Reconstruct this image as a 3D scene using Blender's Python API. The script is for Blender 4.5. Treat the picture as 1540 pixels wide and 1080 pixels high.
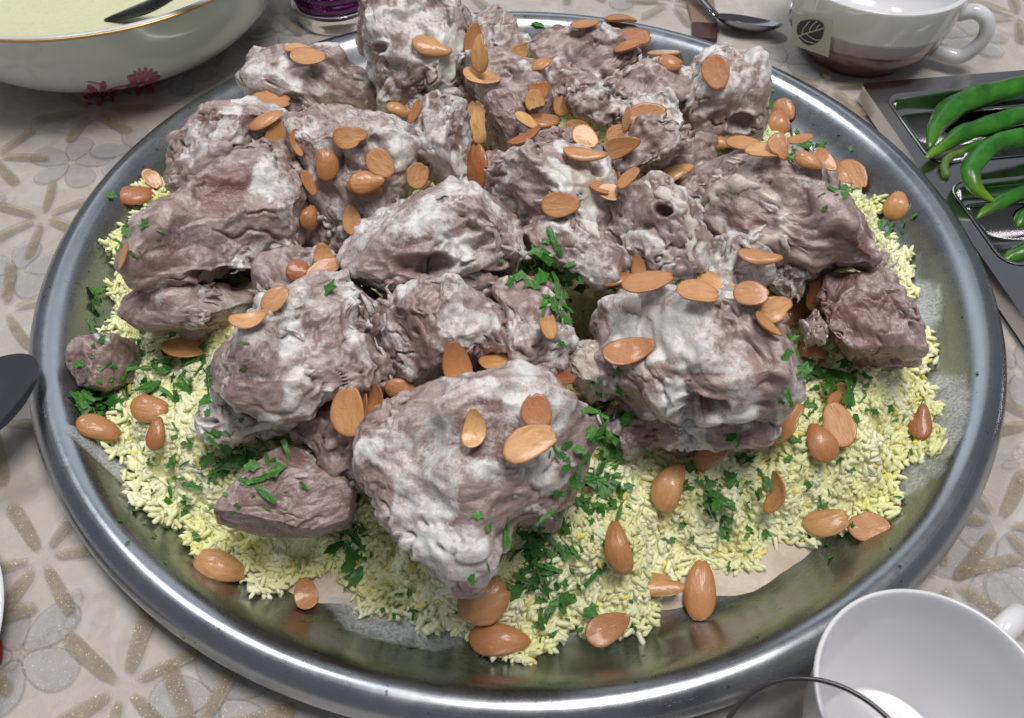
import bpy, bmesh, math, random
import numpy as np
from mathutils import Vector, Matrix

random.seed(7)
rng = np.random.default_rng(7)
scene = bpy.context.scene
for o in list(bpy.data.objects):
    bpy.data.objects.remove(o)
COL = scene.collection

# ------------------------------------------------------------------ camera
TR = 0.20                      # platter radius (m)
ZR = 0.020                     # height of the platter's outer edge
FPX = 1334.0                   # focal length in photo pixels (photo 1540 wide)
PITCH, YAW, ROLL = math.radians(50.17), 0.0, 0.0071
CAM = np.array([-0.0021, -1.4005 * TR, ZR + 1.3125 * TR])
F_ = np.array([math.sin(YAW) * math.cos(PITCH), math.cos(YAW) * math.cos(PITCH), -math.sin(PITCH)])
r0 = np.cross(F_, [0, 0, 1.0]); r0 /= np.linalg.norm(r0)
u0 = np.cross(r0, F_)
R_ = r0 * math.cos(ROLL) + u0 * math.sin(ROLL)
U_ = -r0 * math.sin(ROLL) + u0 * math.cos(ROLL)
cam_d = bpy.data.cameras.new('camera')
cam = bpy.data.objects.new('camera', cam_d)
COL.objects.link(cam)
cam.matrix_world = Matrix(((R_[0], U_[0], -F_[0], CAM[0]), (R_[1], U_[1], -F_[1], CAM[1]),
                           (R_[2], U_[2], -F_[2], CAM[2]), (0, 0, 0, 1)))
cam_d.sensor_width = 36.0
cam_d.lens = FPX / 1540.0 * 36.0
cam_d.clip_start = 0.01
cam_d.clip_end = 50
cam_d.dof.use_dof = True
cam_d.dof.focus_distance = 0.345
cam_d.dof.aperture_fstop = 32.0
scene.camera = cam

# ------------------------------------------------------------------ light
world = bpy.data.worlds.new('World')
scene.world = world
world.use_nodes = True
bg = world.node_tree.nodes['Background']
bg.inputs[0].default_value = (0.66, 0.70, 0.78, 1)
bg.inputs[1].default_value = 0.25


def area(name, loc, target, sx, sy, power, col):
    d = bpy.data.lights.new(name, 'AREA')
    d.shape = 'RECTANGLE'; d.size = sx; d.size_y = sy; d.energy = power; d.color = col
    o = bpy.data.objects.new(name, d)
    COL.objects.link(o)
    o.location = loc
    o.rotation_euler = (Vector(target) - Vector(loc)).to_track_quat('-Z', 'Y').to_euler()
    return o


area('window_light', (-0.1, 1.55, 1.15), (0, 0, 0), 1.7, 0.8, 4.0, (0.86, 0.93, 1.0))
area('ceiling_lamp', (0.22, -0.16, 1.35), (0, 0, 0), 0.45, 0.45, 13.5, (1.0, 0.955, 0.93))
area('fill_light', (-0.55, 0.35, 1.35), (0, 0, 0), 0.40, 0.25, 6.0, (0.95, 0.97, 1.0))  # added fill light, not a known lamp of the room
scene.render.engine = 'CYCLES'
scene.cycles.transparent_max_bounces = 32
scene.view_settings.view_transform = 'Standard'
scene.view_settings.look = 'None'
scene.view_settings.exposure = 0.05
scene.view_settings.gamma = 1.0
scene.view_settings.use_curve_mapping = False


# ------------------------------------------------------------------ projection helpers (author's ruler)
def ray(px, py):
    d = F_ + R_ * ((px - 770.0) / FPX) + U_ * ((540.0 - py) / FPX)
    return d                                    # depth-1 vector


def at_z(px, py, z):
    d = ray(px, py)
    return CAM + d * ((z - CAM[2]) / d[2])


def to_px(P):
    d = P - CAM
    z = d @ F_
    return 770 + FPX * (d @ R_) / z, 540 - FPX * (d @ U_) / z, z


# ------------------------------------------------------------------ numpy noise
_perm = rng.permutation(256)
_perm = np.concatenate([_perm, _perm, _perm])
_grad = rng.normal(size=(256, 3)); _grad /= np.linalg.norm(_grad, axis=1)[:, None]


def gnoise(p):
    i = np.floor(p).astype(np.int64)
    f = p - i
    i &= 255
    u = f * f * f * (f * (f * 6 - 15) + 10)
    out = 0
    for dx in (0, 1):
        wx = u[:, 0] if dx else 1 - u[:, 0]
        for dy in (0, 1):
            wy = u[:, 1] if dy else 1 - u[:, 1]
            for dz in (0, 1):
                wz = u[:, 2] if dz else 1 - u[:, 2]
                h = _perm[_perm[_perm[(i[:, 0] + dx) & 255] + ((i[:, 1] + dy) & 255)] + ((i[:, 2] + dz) & 255)]
                g = _grad[h]
                out = out + wx * wy * wz * (g[:, 0] * (f[:, 0] - dx) + g[:, 1] * (f[:, 1] - dy) + g[:, 2] * (f[:, 2] - dz))
    return out * 1.6


def fbm(p, octv=4, gain=0.5):
    a, s, t = 1.0, 0, 0
    for k in range(octv):
        s = s + a * gnoise(p * (2.03 ** k) + 17.3 * k)
        t += a
        a *= gain
    return s / t


def ridged(p, octv=3):
    a, s, t = 1.0, 0, 0
    for k in range(octv):
        s = s + a * (1 - np.abs(gnoise(p * (2.1 ** k) + 9.1 * k)) * 2)
        t += a
        a *= 0.5
    return s / t


def sstep(a, b, x):
    t = np.clip((x - a) / (b - a), 0, 1)
    return t * t * (3 - 2 * t)


# ------------------------------------------------------------------ object helpers
def link(name, me, mat=None, parent=None, loc=None, smooth=True):
    o = bpy.data.objects.new(name, me)
    COL.objects.link(o)
    if mat is not None and len(me.materials) == 0:
        me.materials.append(mat)
    if parent is not None:
        o.parent = parent
    if loc is not None:
        o.location = loc
    if smooth and len(me.polygons):
        me.polygons.foreach_set('use_smooth', np.ones(len(me.polygons), dtype=bool))
    return o


def tag(o, label=None, cat=None, group=None, kind=None):
    if label: o['label'] = label
    if cat: o['category'] = cat
    if group: o['group'] = group
    if kind: o['kind'] = kind
    return o


def empty(name, loc=(0, 0, 0)):
    o = bpy.data.objects.new(name, None)
    o.empty_display_size = 0.01
    COL.objects.link(o)
    o.location = loc
    return o


def np_mesh(name, V, T):
    """V (n,3) float, T (m,k) int with k = 3 or 4"""
    me = bpy.data.meshes.new(name)
    V = np.asarray(V, dtype=np.float32); T = np.asarray(T, dtype=np.int32)
    k = T.shape[1]
    me.vertices.add(len(V)); me.vertices.foreach_set('co', V.ravel())
    me.loops.add(T.size); me.loops.foreach_set('vertex_index', T.ravel())
    me.polygons.add(len(T))
    me.polygons.foreach_set('loop_start', np.arange(0, T.size, k, dtype=np.int32))
    me.update(calc_edges=True)
    me.validate()
    return me


def py_mesh(name, V, Fc):
    me = bpy.data.meshes.new(name)
    me.from_pydata([tuple(v) for v in V], [], Fc)
    me.update()
    return me


def attr(me, name, vals):
    a = me.attributes.new(name, 'FLOAT', 'POINT')
    a.data.foreach_set('value', np.asarray(vals, dtype=np.float32))


def attr_col(me, name, vals):
    a = me.attributes.new(name, 'FLOAT_COLOR', 'POINT')
    v = np.ones((len(vals), 4), dtype=np.float32); v[:, :3] = vals
    a.data.foreach_set('color', v.ravel())


def vnormals(V, T):
    n = np.cross(V[T[:, 1]] - V[T[:, 0]], V[T[:, 2]] - V[T[:, 0]])
    out = np.zeros_like(V)
    for k in range(3):
        for c in range(3):
            out[:, c] += np.bincount(T[:, k], weights=n[:, c], minlength=len(V))
    l = np.linalg.norm(out, axis=1)
    l[l == 0] = 1
    return out / l[:, None]


_ico = {}


def ico(sub):
    if sub not in _ico:
        bm = bmesh.new()
        bmesh.ops.create_icosphere(bm, subdivisions=sub, radius=1.0)
        V = np.array([v.co[:] for v in bm.verts])
        T = np.array([[v.index for v in f.verts] for f in bm.faces])
        bm.free()
        _ico[sub] = (V, T)
    return _ico[sub]


def lathe(prof, n=64):
    """closed-at-axis surface of revolution of (r,z) points -> V, quads/tris list"""
    V, Fc, rings = [], [], []
    for r, z in prof:
        if r < 1e-7:
            rings.append([len(V)]); V.append((0, 0, z))
        else:
            s = len(V)
            for k in range(n):
                a = 2 * math.pi * k / n
                V.append((r * math.cos(a), r * math.sin(a), z))
            rings.append(list(range(s, s + n)))
    for A, B in zip(rings[:-1], rings[1:]):
        for k in range(n):
            k2 = (k + 1) % n
            if len(A) == 1 and len(B) == 1: continue
            if len(A) == 1: Fc.append((A[0], B[k], B[k2]))
            elif len(B) == 1: Fc.append((A[k], B[0], A[k2]))
            else: Fc.append((A[k], B[k], B[k2], A[k2]))
    return V, Fc


def smooth_prof(pts, sub=4):
    """Catmull-Rom resample of a profile / path (any dimension)"""
    P = [np.array(p, float) for p in pts]
    P = [2 * P[0] - P[1]] + P + [2 * P[-1] - P[-2]]
    out = []
    for i in range(1, len(P) - 2):
        for s in range(sub):
            t = s / sub
            a, b, c, d = P[i - 1], P[i], P[i + 1], P[i + 2]
            out.append(0.5 * ((2 * b) + (c - a) * t + (2 * a - 5 * b + 4 * c - d) * t * t + (3 * b - a - 3 * c + d) * t ** 3))
    out.append(P[-2])
    return out


def tube(path, rad, ns=10, flat=1.0, up=None):
    """swept tube with end caps; rad = list of radii; flat squashes along the local up"""
    P = np.array(path, float); n = len(P)
    tang = np.gradient(P, axis=0); tang /= np.linalg.norm(tang, axis=1)[:, None] + 1e-12
    V, Fc = [], []
    ref = np.array([0, 0, 1.0]) if up is None else np.array(up, float)
    for i in range(n):
        t = tang[i]
        s = np.cross(t, ref)
        if np.linalg.norm(s) < 1e-4: s = np.cross(t, [1, 0, 0])
        s /= np.linalg.norm(s); b = np.cross(t, s)
        for k in range(ns):
            a = 2 * math.pi * k / ns
            V.append(P[i] + rad[i] * (math.cos(a) * s + flat * math.sin(a) * b))
    for i in range(n - 1):
        for k in range(ns):
            k2 = (k + 1) % ns
            Fc.append((i * ns + k, i * ns + k2, (i + 1) * ns + k2, (i + 1) * ns + k))
    V.append(P[0] - tang[0] * rad[0] * 0.4); V.append(P[-1] + tang[-1] * rad[-1] * 0.4)
    a, b = len(V) - 2, len(V) - 1
    for k in range(ns):
        k2 = (k + 1) % ns
        Fc.append((a, k2, k)); Fc.append((b, (n - 1) * ns + k, (n - 1) * ns + k2))
    return V, Fc


# ------------------------------------------------------------------ material helpers
class NT:
    def __init__(self, name):
        self.m = bpy.data.materials.new(name); self.m.use_nodes = True
        self.t = self.m.node_tree
        self.b = self.t.nodes['Principled BSDF']
        self.tc = None

    def n(self, typ, **kw):
        nd = self.t.nodes.new(typ)
        for k, v in kw.items():
            setattr(nd, k, v)
        return nd

    def l(self, a, b): self.t.links.new(a, b)

    def coord(self):
        if self.tc is None: self.tc = self.n('ShaderNodeTexCoord')
        return self.tc.outputs['Object']

    def noise(self, scale, detail=4, rough=0.6, dist=0.0, vec=None):
        nd = self.n('ShaderNodeTexNoise')
        nd.inputs['Scale'].default_value = scale; nd.inputs['Detail'].default_value = detail
        nd.inputs['Roughness'].default_value = rough; nd.inputs['Distortion'].default_value = dist
        self.l(vec if vec is not None else self.coord(), nd.inputs['Vector'])
        return nd.outputs['Fac']

    def ramp(self, fac, stops):
        nd = self.n('ShaderNodeValToRGB')
        cr = nd.color_ramp
        while len(cr.elements) < len(stops): cr.elements.new(0.5)
        for e, (p, c) in zip(cr.elements, stops):
            e.position = p
            e.color = (c, c, c, 1) if isinstance(c, (int, float)) else (c[0], c[1], c[2], 1)
        self.l(fac, nd.inputs[0])
        return nd.outputs[0]

    def mix(self, fac, a, b, mode='MIX'):
        nd = self.n('ShaderNodeMix', data_type='RGBA', blend_type=mode)
        for sock, v in ((nd.inputs[0], fac), (nd.inputs[6], a), (nd.inputs[7], b)):
            if isinstance(v, (int, float)): sock.default_value = v
            elif isinstance(v, tuple): sock.default_value = (v[0], v[1], v[2], 1)
            else: self.l(v, sock)
        return nd.outputs[2]

    def math(self, op, a, b=None):
        nd = self.n('ShaderNodeMath', operation=op)
        for sock, v in ((nd.inputs[0], a), (nd.inputs[1], b)):
            if v is None: continue
            if isinstance(v, (int, float)): sock.default_value = v
            else: self.l(v, sock)
        return nd.outputs[0]

    def at(self, name, out='Fac'):
        nd = self.n('ShaderNodeAttribute', attribute_name=name)
        return nd.outputs[out]

    def bump(self, h, strength, dist, prev=None):
        nd = self.n('ShaderNodeBump')
        nd.inputs['Strength'].default_value = strength; nd.inputs['Distance'].default_value = dist
        self.l(h, nd.inputs['Height'])
        if prev is not None: self.l(prev, nd.inputs['Normal'])
        return nd.outputs[0]

    def set(self, **kw):
        for k, v in kw.items():
            s = self.b.inputs[k.replace('_', ' ')]
            if isinstance(v, (int, float)): s.default_value = v
            elif isinstance(v, tuple): s.default_value = (v[0], v[1], v[2], 1) if len(s.default_value) == 4 else v
            else: self.l(v, s)
        return self


def sc(*rgb):
    """sRGB 0..255 -> linear"""
    return tuple(((c / 255) / 12.92 if c / 255 <= 0.04045 else ((c / 255 + 0.055) / 1.055) ** 2.4) for c in rgb)


def plain(name, col, rough=0.4, **kw):
    t = NT(name); t.set(Base_Color=col, Roughness=rough, **kw)
    return t.m


def mat_meat():
    t = NT('meat')
    fv = t.n('ShaderNodeAttribute', attribute_name='fib').outputs['Vector']
    n1 = t.noise(95, 5, 0.65, 0.4); n2 = t.noise(620, 4, 0.7); n3 = t.noise(30, 3, 0.5)
    f1 = t.noise(170, 4, 0.65, 0.3, fv); f2 = t.noise(620, 3, 0.6, 0.2, fv)
    mixn = t.math('ADD', t.math('MULTIPLY', n1, .30), t.math('ADD', t.math('MULTIPLY', f1, .35), t.math('MULTIPLY', f2, .35)))
    base = t.ramp(mixn, [(0.36, (0.140, 0.080, 0.070)), (0.5, (0.325, 0.228, 0.206)), (0.64, (0.53, 0.425, 0.39))])
    base = t.mix(t.math('MULTIPLY', t.ramp(n3, [(0.42, 0.0), (0.62, 1.0)]), 0.40), base, (0.40, 0.345, 0.345))
    base = t.mix(t.math('MULTIPLY', t.ramp(t.noise(48, 3, .5), [(0.52, 0.0), (0.68, 1.0)]), 0.45), base, (0.30, 0.175, 0.145))
    redf = t.at('red')
    redc = t.ramp(mixn, [(0.3, (0.115, 0.042, 0.036)), (0.7, (0.255, 0.125, 0.105))])
    base = t.mix(redf, base, redc)
    fatc = t.ramp(n1, [(0.3, (0.52, 0.46, 0.38)), (0.7, (0.74, 0.69, 0.61))])
    base = t.mix(t.at('fat'), base, fatc)
    # clinging white sauce: grainy, with crisp ragged edges
    grain = t.math('ADD', t.math('MULTIPLY', n2, .6), t.math('ADD', t.math('MULTIPLY', t.noise(180, 4, .7), .5), t.math('MULTIPLY', t.noise(1500, 3, .7), .4)))
    cf = t.ramp(t.math('ADD', t.at('coat'), t.math('MULTIPLY', t.math('SUBTRACT', grain, .75), 2.1)), [(.29, 0.0), (.92, .88)])
    cw = t.mix(n3, (0.66, 0.68, 0.69), (0.78, 0.765, 0.715))
    base = t.mix(cf, base, cw)
    rough = t.ramp(n2, [(0.35, 0.20), (0.65, 0.52)])
    soft = t.math('SUBTRACT', 1.0, t.math('MULTIPLY', t.at('coat'), .65))
    b = t.bump(f1, 0.3, 0.0024)
    t.l(t.math('MULTIPLY', soft, .22), b.node.inputs['Strength'])
    b = t.bump(f2, 0.4, 0.0010, b)
    t.l(t.math('MULTIPLY', soft, .30), b.node.inputs['Strength'])
    b = t.bump(n2, 0.45, 0.0009, b)
    t.set(Base_Color=base, Roughness=rough, Normal=b, Subsurface_Weight=0.25, Subsurface_Scale=0.0025, Coat_Weight=t.ramp(n1, [(.35, .1), (.6, .6)]), Coat_Roughness=0.16, Coat_Normal=t.bump(n2, 0.5, 0.0012))
    t.b.inputs['Subsurface Radius'].default_value = (1.0, 0.45, 0.35)
    t.b.inputs['Specular IOR Level'].default_value = 0.65
    return t.m


def mat_almond():
    t = NT('almond')
    oi = t.n('ShaderNodeObjectInfo')
    mp = t.n('ShaderNodeMapping'); mp.inputs['Scale'].default_value = (1.0, 3.2, 3.2); t.l(t.coord(), mp.inputs[0])
    loc = t.n('ShaderNodeVectorMath', operation='ADD'); t.l(mp.outputs[0], loc.inputs[0])
    rnd = t.math('MULTIPLY', oi.outputs['Random'], 37.0); t.l(rnd, loc.inputs[1])
    n1 = t.noise(3.2, 5, 0.6, .3, loc.outputs[0]); n2 = t.noise(22, 4, 0.7, 0, loc.outputs[0])
    col = t.mix(t.math('MULTIPLY', n1, 0.55), oi.outputs['Color'], (0.92, 0.66, 0.40), 'MULTIPLY')
    col = t.mix(t.ramp(n1, [(0.45, 0.0), (0.70, 0.65)]), col, (0.42, 0.19, 0.065))
    edge = t.at('edge')
    col = t.mix(t.math('MULTIPLY', edge, 0.7), col, (0.25, 0.075, 0.02))
    col = t.mix(t.ramp(n2, [(.62, 0.), (.78, .5)]), col, (.30, .11, .03))
    b = t.bump(n1, 0.35, 0.0012); b = t.bump(n2, 0.35, 0.0005, b)
    t.set(Base_Color=col, Roughness=t.ramp(n1, [(0.35, 0.18), (0.65, 0.40)]), Normal=b, Coat_Weight=.35, Coat_Roughness=.14)
    return t.m


def mat_rice():
    t = NT('rice')
    c = t.at('tint', 'Color')
    n1 = t.noise(300, 3)
    col = t.mix(t.math('MULTIPLY', n1, 0.25), c, (0.88, 0.90, 0.66), 'MULTIPLY')
    t.b.inputs['Specular IOR Level'].default_value = .3
    t.set(Base_Color=col, Roughness=0.42, Subsurface_Weight=0.12, Subsurface_Scale=0.002,
          Normal=t.bump(t.noise(900, 2), 0.3, 0.0004))
    t.b.inputs['Subsurface Radius'].default_value = (1.0, 0.9, 0.5)
    return t.m


def mat_parsley():
    t = NT('parsley')
    n1 = t.noise(3.5, 5, .6); oi = t.n('ShaderNodeObjectInfo')
    col = t.ramp(n1, [(0.3, (0.018, 0.078, 0.010)), (0.7, (0.070, 0.250, 0.032))])
    col = t.mix(t.math('MULTIPLY', oi.outputs['Random'], 0.5), col, (0.050, 0.190, 0.032))
    t.set(Base_Color=col, Roughness=0.42, Normal=t.bump(n1, 0.4, 0.001))
    return t.m


def mat_steel(name, tint, r0, r1, streak=True):
    t = NT(name)
    if streak:
        mp = t.n('ShaderNodeMapping'); mp.vector_type = 'POINT'
        geo = t.coord()
        sx = t.n('ShaderNodeSeparateXYZ'); t.l(geo, sx.inputs[0])
        rr = t.math('SQRT', t.math('ADD', t.math('MULTIPLY', sx.outputs[0], sx.outputs[0]), t.math('MULTIPLY', sx.outputs[1], sx.outputs[1])))
        cx = t.n('ShaderNodeCombineXYZ'); t.l(rr, cx.inputs[0]); t.l(t.math('MULTIPLY', sx.outputs[2], 1.0), cx.inputs[2])
        s1 = t.noise(1400, 3, 0.7, 0, cx.outputs[0])
        sm = t.noise(22, 4, 0.6)
        f = t.math('ADD', t.math('MULTIPLY', s1, 0.30), t.math('ADD', t.math('MULTIPLY', sm, 0.45), t.math('MULTIPLY', t.noise(140, 4, .7, 1.2), .25)))
        spots = t.ramp(t.noise(330, 2, 0.5), [(0.70, 1.0), (0.76, 0.35)])
        col = t.mix(f, tuple(c * 0.86 for c in tint), tint)
        col = t.mix(1.0, col, spots, 'MULTIPLY')
        t.set(Base_Color=col, Roughness=t.ramp(f, [(0.3, r0), (0.7, r1)]), Normal=t.bump(s1, 0.04, 0.0003))
    else:
        sm = t.noise(40, 3)
        t.set(Base_Color=tint, Roughness=t.ramp(sm, [(0.3, r0), (0.7, r1)]))
    t.set(Metallic=1.0)
    return t.m


def mat_cloth():
    t = NT('cloth')
    w1 = t.n('ShaderNodeTexWave'); w1.inputs['Scale'].default_value = 420; w1.inputs['Distortion'].default_value = 0.6
    w2 = t.n('ShaderNodeTexWave', bands_direction='Y'); w2.inputs['Scale'].default_value = 420; w2.inputs['Distortion'].default_value = 0.6
    t.l(t.coord(), w1.inputs[0]); t.l(t.coord(), w2.inputs[0])
    n1 = t.noise(14, 4); n2 = t.noise(75, 5, 0.6, 1.2)
    col = t.mix(n1, (0.44, 0.395, 0.35), (0.52, 0.48, 0.435))
    n3 = t.noise(38, 5, .65, 1.8)
    col = t.mix(t.math('MULTIPLY', t.ramp(n2, [(0.48, 0.0), (0.66, 1.0)]), 0.45), col, (0.33, 0.31, 0.30))
    col = t.mix(t.math('MULTIPLY', t.ramp(n3, [(0.50, 0.0), (0.62, 1.0)]), 0.5), col, (0.56, 0.54, 0.53))
    h = t.math('ADD', w1.outputs['Fac'], w2.outputs['Fac'])
    b = t.bump(h, 0.10, 0.0003); b = t.bump(n2, 0.3, 0.0012, b); b = t.bump(t.noise(9, 3), 0.25, 0.008, b)
    t.set(Base_Color=col, Roughness=0.62, Normal=b, Sheen_Weight=0.1)
    return t.m


def mat_print(name, c0, c1, glit, thr, alpha=.9):
    """worn metallic print: thread-like streaks along the stroke, ragged towards its edge"""
    t = NT(name)
    n1 = t.noise(240, 4, 0.7); n2 = t.noise(1500, 2, 0.6)
    col = t.mix(t.ramp(n1, [(0.3, 0.0), (0.7, 1.0)]), c0, c1)
    g = t.ramp(n2, [(0.63, 0.0), (0.70, 1.0)])
    col = t.mix(g, col, glit)
    e = t.at('inside')
    cov = t.ramp(t.math('ADD', t.math('MULTIPLY', e, 1.1), t.math('MULTIPLY', n1, 0.9)), [(thr, 0.0), (thr + 0.42, 1.0)])
    b = t.bump(t.noise(600, 4, 0.7), 0.6, 0.0008)
    t.set(Base_Color=col, Metallic=t.math('MULTIPLY', g, 0.7), Roughness=0.38, Alpha=t.math('MULTIPLY', cov, alpha), Normal=b)
    return t.m


def mat_porcelain(name, c=(0.72, 0.72, 0.74)):
    t = NT(name)
    n1 = t.noise(25, 3)
    col = t.mix(n1, tuple(x * 0.95 for x in c), c)
    t.set(Base_Color=col, Roughness=0.14, Coat_Weight=0.4, Coat_Roughness=0.06, Normal=t.bump(t.noise(60, 2), 0.03, 0.001))
    return t.m


M = {}
M['meat'] = mat_meat(); M['almond'] = mat_almond(); M['rice'] = mat_rice(); M['parsley'] = mat_parsley()
t = NT('parsley_fine'); n1 = t.noise(160, 3); t.set(Base_Color=t.ramp(n1, [(.3, (.02, .085, .010)), (.7, (.075, .26, .03))]), Roughness=.45); M['parsleyfine'] = t.m
M['platter'] = mat_steel('platter_steel', (0.41, 0.43, 0.455), 0.15, 0.40)
M['mirror'] = mat_steel('mirror_steel', (0.60, 0.585, 0.60), 0.10, 0.20, False)
M['spoon'] = mat_steel('spoon_steel', (0.50, 0.50, 0.52), 0.10, 0.18, False)
M['cloth'] = mat_cloth()
M['gold'] = mat_print('gold_print', (0.21, 0.155, 0.07), (0.38, 0.31, 0.185), (0.95, 0.82, 0.55), 0.50, .5)
M['silver'] = mat_print('silver_print', (0.42, 0.415, 0.42), (0.56, 0.555, 0.565), (0.95, 0.95, 0.98), 0.72, .42)
M['thread'] = mat_print('thread_print', (0.22, 0.205, 0.20), (0.30, 0.285, 0.28), (0.9, 0.9, 0.92), 0.75, .30)
M['porcelain'] = mat_porcelain('porcelain')
M['greyporcelain'] = mat_porcelain('bowl_porcelain', (0.60, 0.625, 0.61))
# ================================================================== SETTING: the tablecloth
bm = bmesh.new()
bmesh.ops.create_grid(bm, x_segments=120, y_segments=120, size=1.1)
for v in bm.verts:
    v.co.z = 0
me = bpy.data.meshes.new('tablecloth'); bm.to_mesh(me); bm.free()
cloth = link('tablecloth', me, M['cloth'], loc=(0, 0.35, 0))
tag(cloth, kind='structure')


def print_patch(name, pts, mat, z):
    """flat printed mark: outline pts (world xy) fanned in three rings with an 'inside' attribute"""
    P = np.array(pts); c = P.mean(0); n = len(P)
    V = [(c[0] - cloth.location.x, c[1] - cloth.location.y, z)]; I = [1.0]; Fc = []
    fr = (0.4, 0.75, 1.0)
    for k, f in enumerate(fr):
        for p in P:
            q = c + (p - c) * f
            V.append((q[0] - cloth.location.x, q[1] - cloth.location.y, z)); I.append((1.0, 0.85, 0.0)[k])
    for k in range(n):
        k2 = (k + 1) % n
        Fc.append((0, 1 + k, 1 + k2))
        for r in range(2):
            a = 1 + r * n
            Fc.append((a + k, a + n + k, a + n + k2, a + k2))
    me = py_mesh(name, V, Fc); attr(me, 'inside', I)
    return link(name, me, mat, cloth)


_pz = [0.0006]


def nz():
    _pz[0] += 0.00001
    return _pz[0]


def gold_star(c, n=6, rot=0.0, r0=0.0035, r1=0.030, w=0.0058):
    for k in range(n):
        a = rot + 2 * math.pi * k / n + random.uniform(-.12, .12)
        l1 = r1 * random.uniform(.85, 1.1); ww = w * random.uniform(.8, 1.15)
        d = np.array([math.cos(a), math.sin(a)]); s = np.array([-d[1], d[0]])
        pts = []
        prof = [(0, .45), (.15, .8), (.5, .95), (.85, 1.0), (.95, .8), (1, .4)]
        bend = random.uniform(-.08, .08)
        up = [c + d * (r0 + (l1 - r0) * t) + s * (ww / 2 * h + bend * l1 * t * t) for t, h in prof]
        dn = [c + d * (r0 + (l1 - r0) * t) + s * (-ww / 2 * h + bend * l1 * t * t) for t, h in prof]
        print_patch('gold_stroke', up + dn[::-1], M['gold'], nz())


def thread_loop(c, d, l, w, wid=0.0008):
    """outline of a petal as a thin closed ribbon"""
    s = np.array([-d[1], d[0]]); N = 30
    o, i = [], []
    for k in range(N):
        a = 2 * math.pi * k / N
        x, y = math.cos(a), math.sin(a) * (1 + .25 * math.cos(a))
        o.append(c + d * (l / 2 * x) + s * (w / 2 * y)); i.append(c + d * ((l / 2 - wid) * x) + s * ((w / 2 - wid) * y))
    z = nz()
    V = [(p[0] - cloth.location.x, p[1] - cloth.location.y, z) for p in o + i]
    Fc = [(k, (k + 1) % N, N + (k + 1) % N, N + k) for k in range(N)]
    me = py_mesh('thread_outline', V, Fc); attr(me, 'inside', [0.62] * len(V))
    link('thread_outline', me, M['thread'], cloth)


def silver_flower(c, n=5, rot=0.0, r=0.022):
    for k in range(n):
        a = rot + 2 * math.pi * k / n
        d = np.array([math.cos(a), math.sin(a)]); s = np.array([-d[1], d[0]])
        l = r * random.uniform(.85, 1.05); w = l * .68
        cc = c + d * (l * .58)
        pts = []
        for q in range(20):
            b = 2 * math.pi * q / 20
            x, y = math.cos(b), math.sin(b) * (1 + .25 * math.cos(b))
            pts.append(cc + d * (l / 2 * x) + s * (w / 2 * y))
        print_patch('silver_petal', pts, M['silver'], nz())
        thread_loop(cc, d, l, w)


def lace_curl(c, n=7):
    """run of small embroidered curls"""
    a = random.uniform(0, 6.28)
    p = c.copy()
    for k in range(n):
        d = np.array([math.cos(a), math.sin(a)])
        thread_loop(p, d, random.uniform(.005, .009), random.uniform(.004, .006), .0009)
        a += random.uniform(-.7, .7)
        p = p + np.array([math.cos(a), math.sin(a)]) * .007


def cxy(px, py): return at_z(px, py, 0.0)[:2]


gold_pts = [(66, 842, 6, .25), (190, 1036, 6, .5), (66, 331, 6, .7), (143, 172, 6, .3), (-8, 240, 6, .1), (-6, 640, 6, .0), (10, 470, 5, .4),
            (1500, 792, 6, .9), (1560, 640, 6, .2), (1425, 872, 5, .4), (345, 60, 6, .5), (420, 28, 6, .1), (860, -20, 6, .4), (700, -12, 6, .1), (1010, 8, 6, .8),
            (1245, 135, 5, .2), (1530, 30, 6, .3), (300, 1110, 6, .2), (-70, 960, 6, .4), (20, -130, 6, .1), (600, -90, 6, .6), (1130, -60, 6, .2)]
silver_pts = [(108, 246, .3), (30, 985, .9), (330, 1052, .6), (1494, 850, .5), (30, 410, .4), (1530, 560, .8), (265, 118, .2),
              (420, 55, .5), (560, -25, .8), (1180, 100, .6), (780, -25, .3), (940, -10, .7), (205, 230, .6), (1460, 60, .1), (1535, 960, .3), (-60, 320, .5)]
for x, y, r in silver_pts: silver_flower(cxy(x, y), 5, r)
for x, y, n, r in gold_pts: gold_star(cxy(x, y), n, r)
for x, y in [(20, 310), (120, 905), (60, 200), (1520, 700), (1290, 110)]:
    lace_curl(cxy(x, y))

# ================================================================== PLATTER
prof_top = [(0, .004), (.10, .004), (.160, .0041), (.168, .0046), (.1735, .0068), (.1785, .0112), (.1825, .0158), (.1855, .0190), (.1885, .0212), (.1920, .0222),
            (.1955, .0214), (.1982, .0192), (.1998, .0165), (.2002, .0140), (.1990, .0122)]
prof_bot = [(.1975, .0130), (.1950, .0165), (.1900, .0180), (.1850, .0150), (.1800, .0090), (.1740, .0035), (.1680, .0022), (0, .0022)]
pts = [prof_top[0], prof_top[1]] + [tuple(p) for p in smooth_prof(prof_top[2:], 4)] + prof_bot
V, Fc = lathe(pts, 200)
platter = link('serving_platter', py_mesh('platter', V, Fc), M['platter'])
tag(platter, 'large round brushed steel platter with raised rolled rim holding the rice and meat', 'platter')

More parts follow.
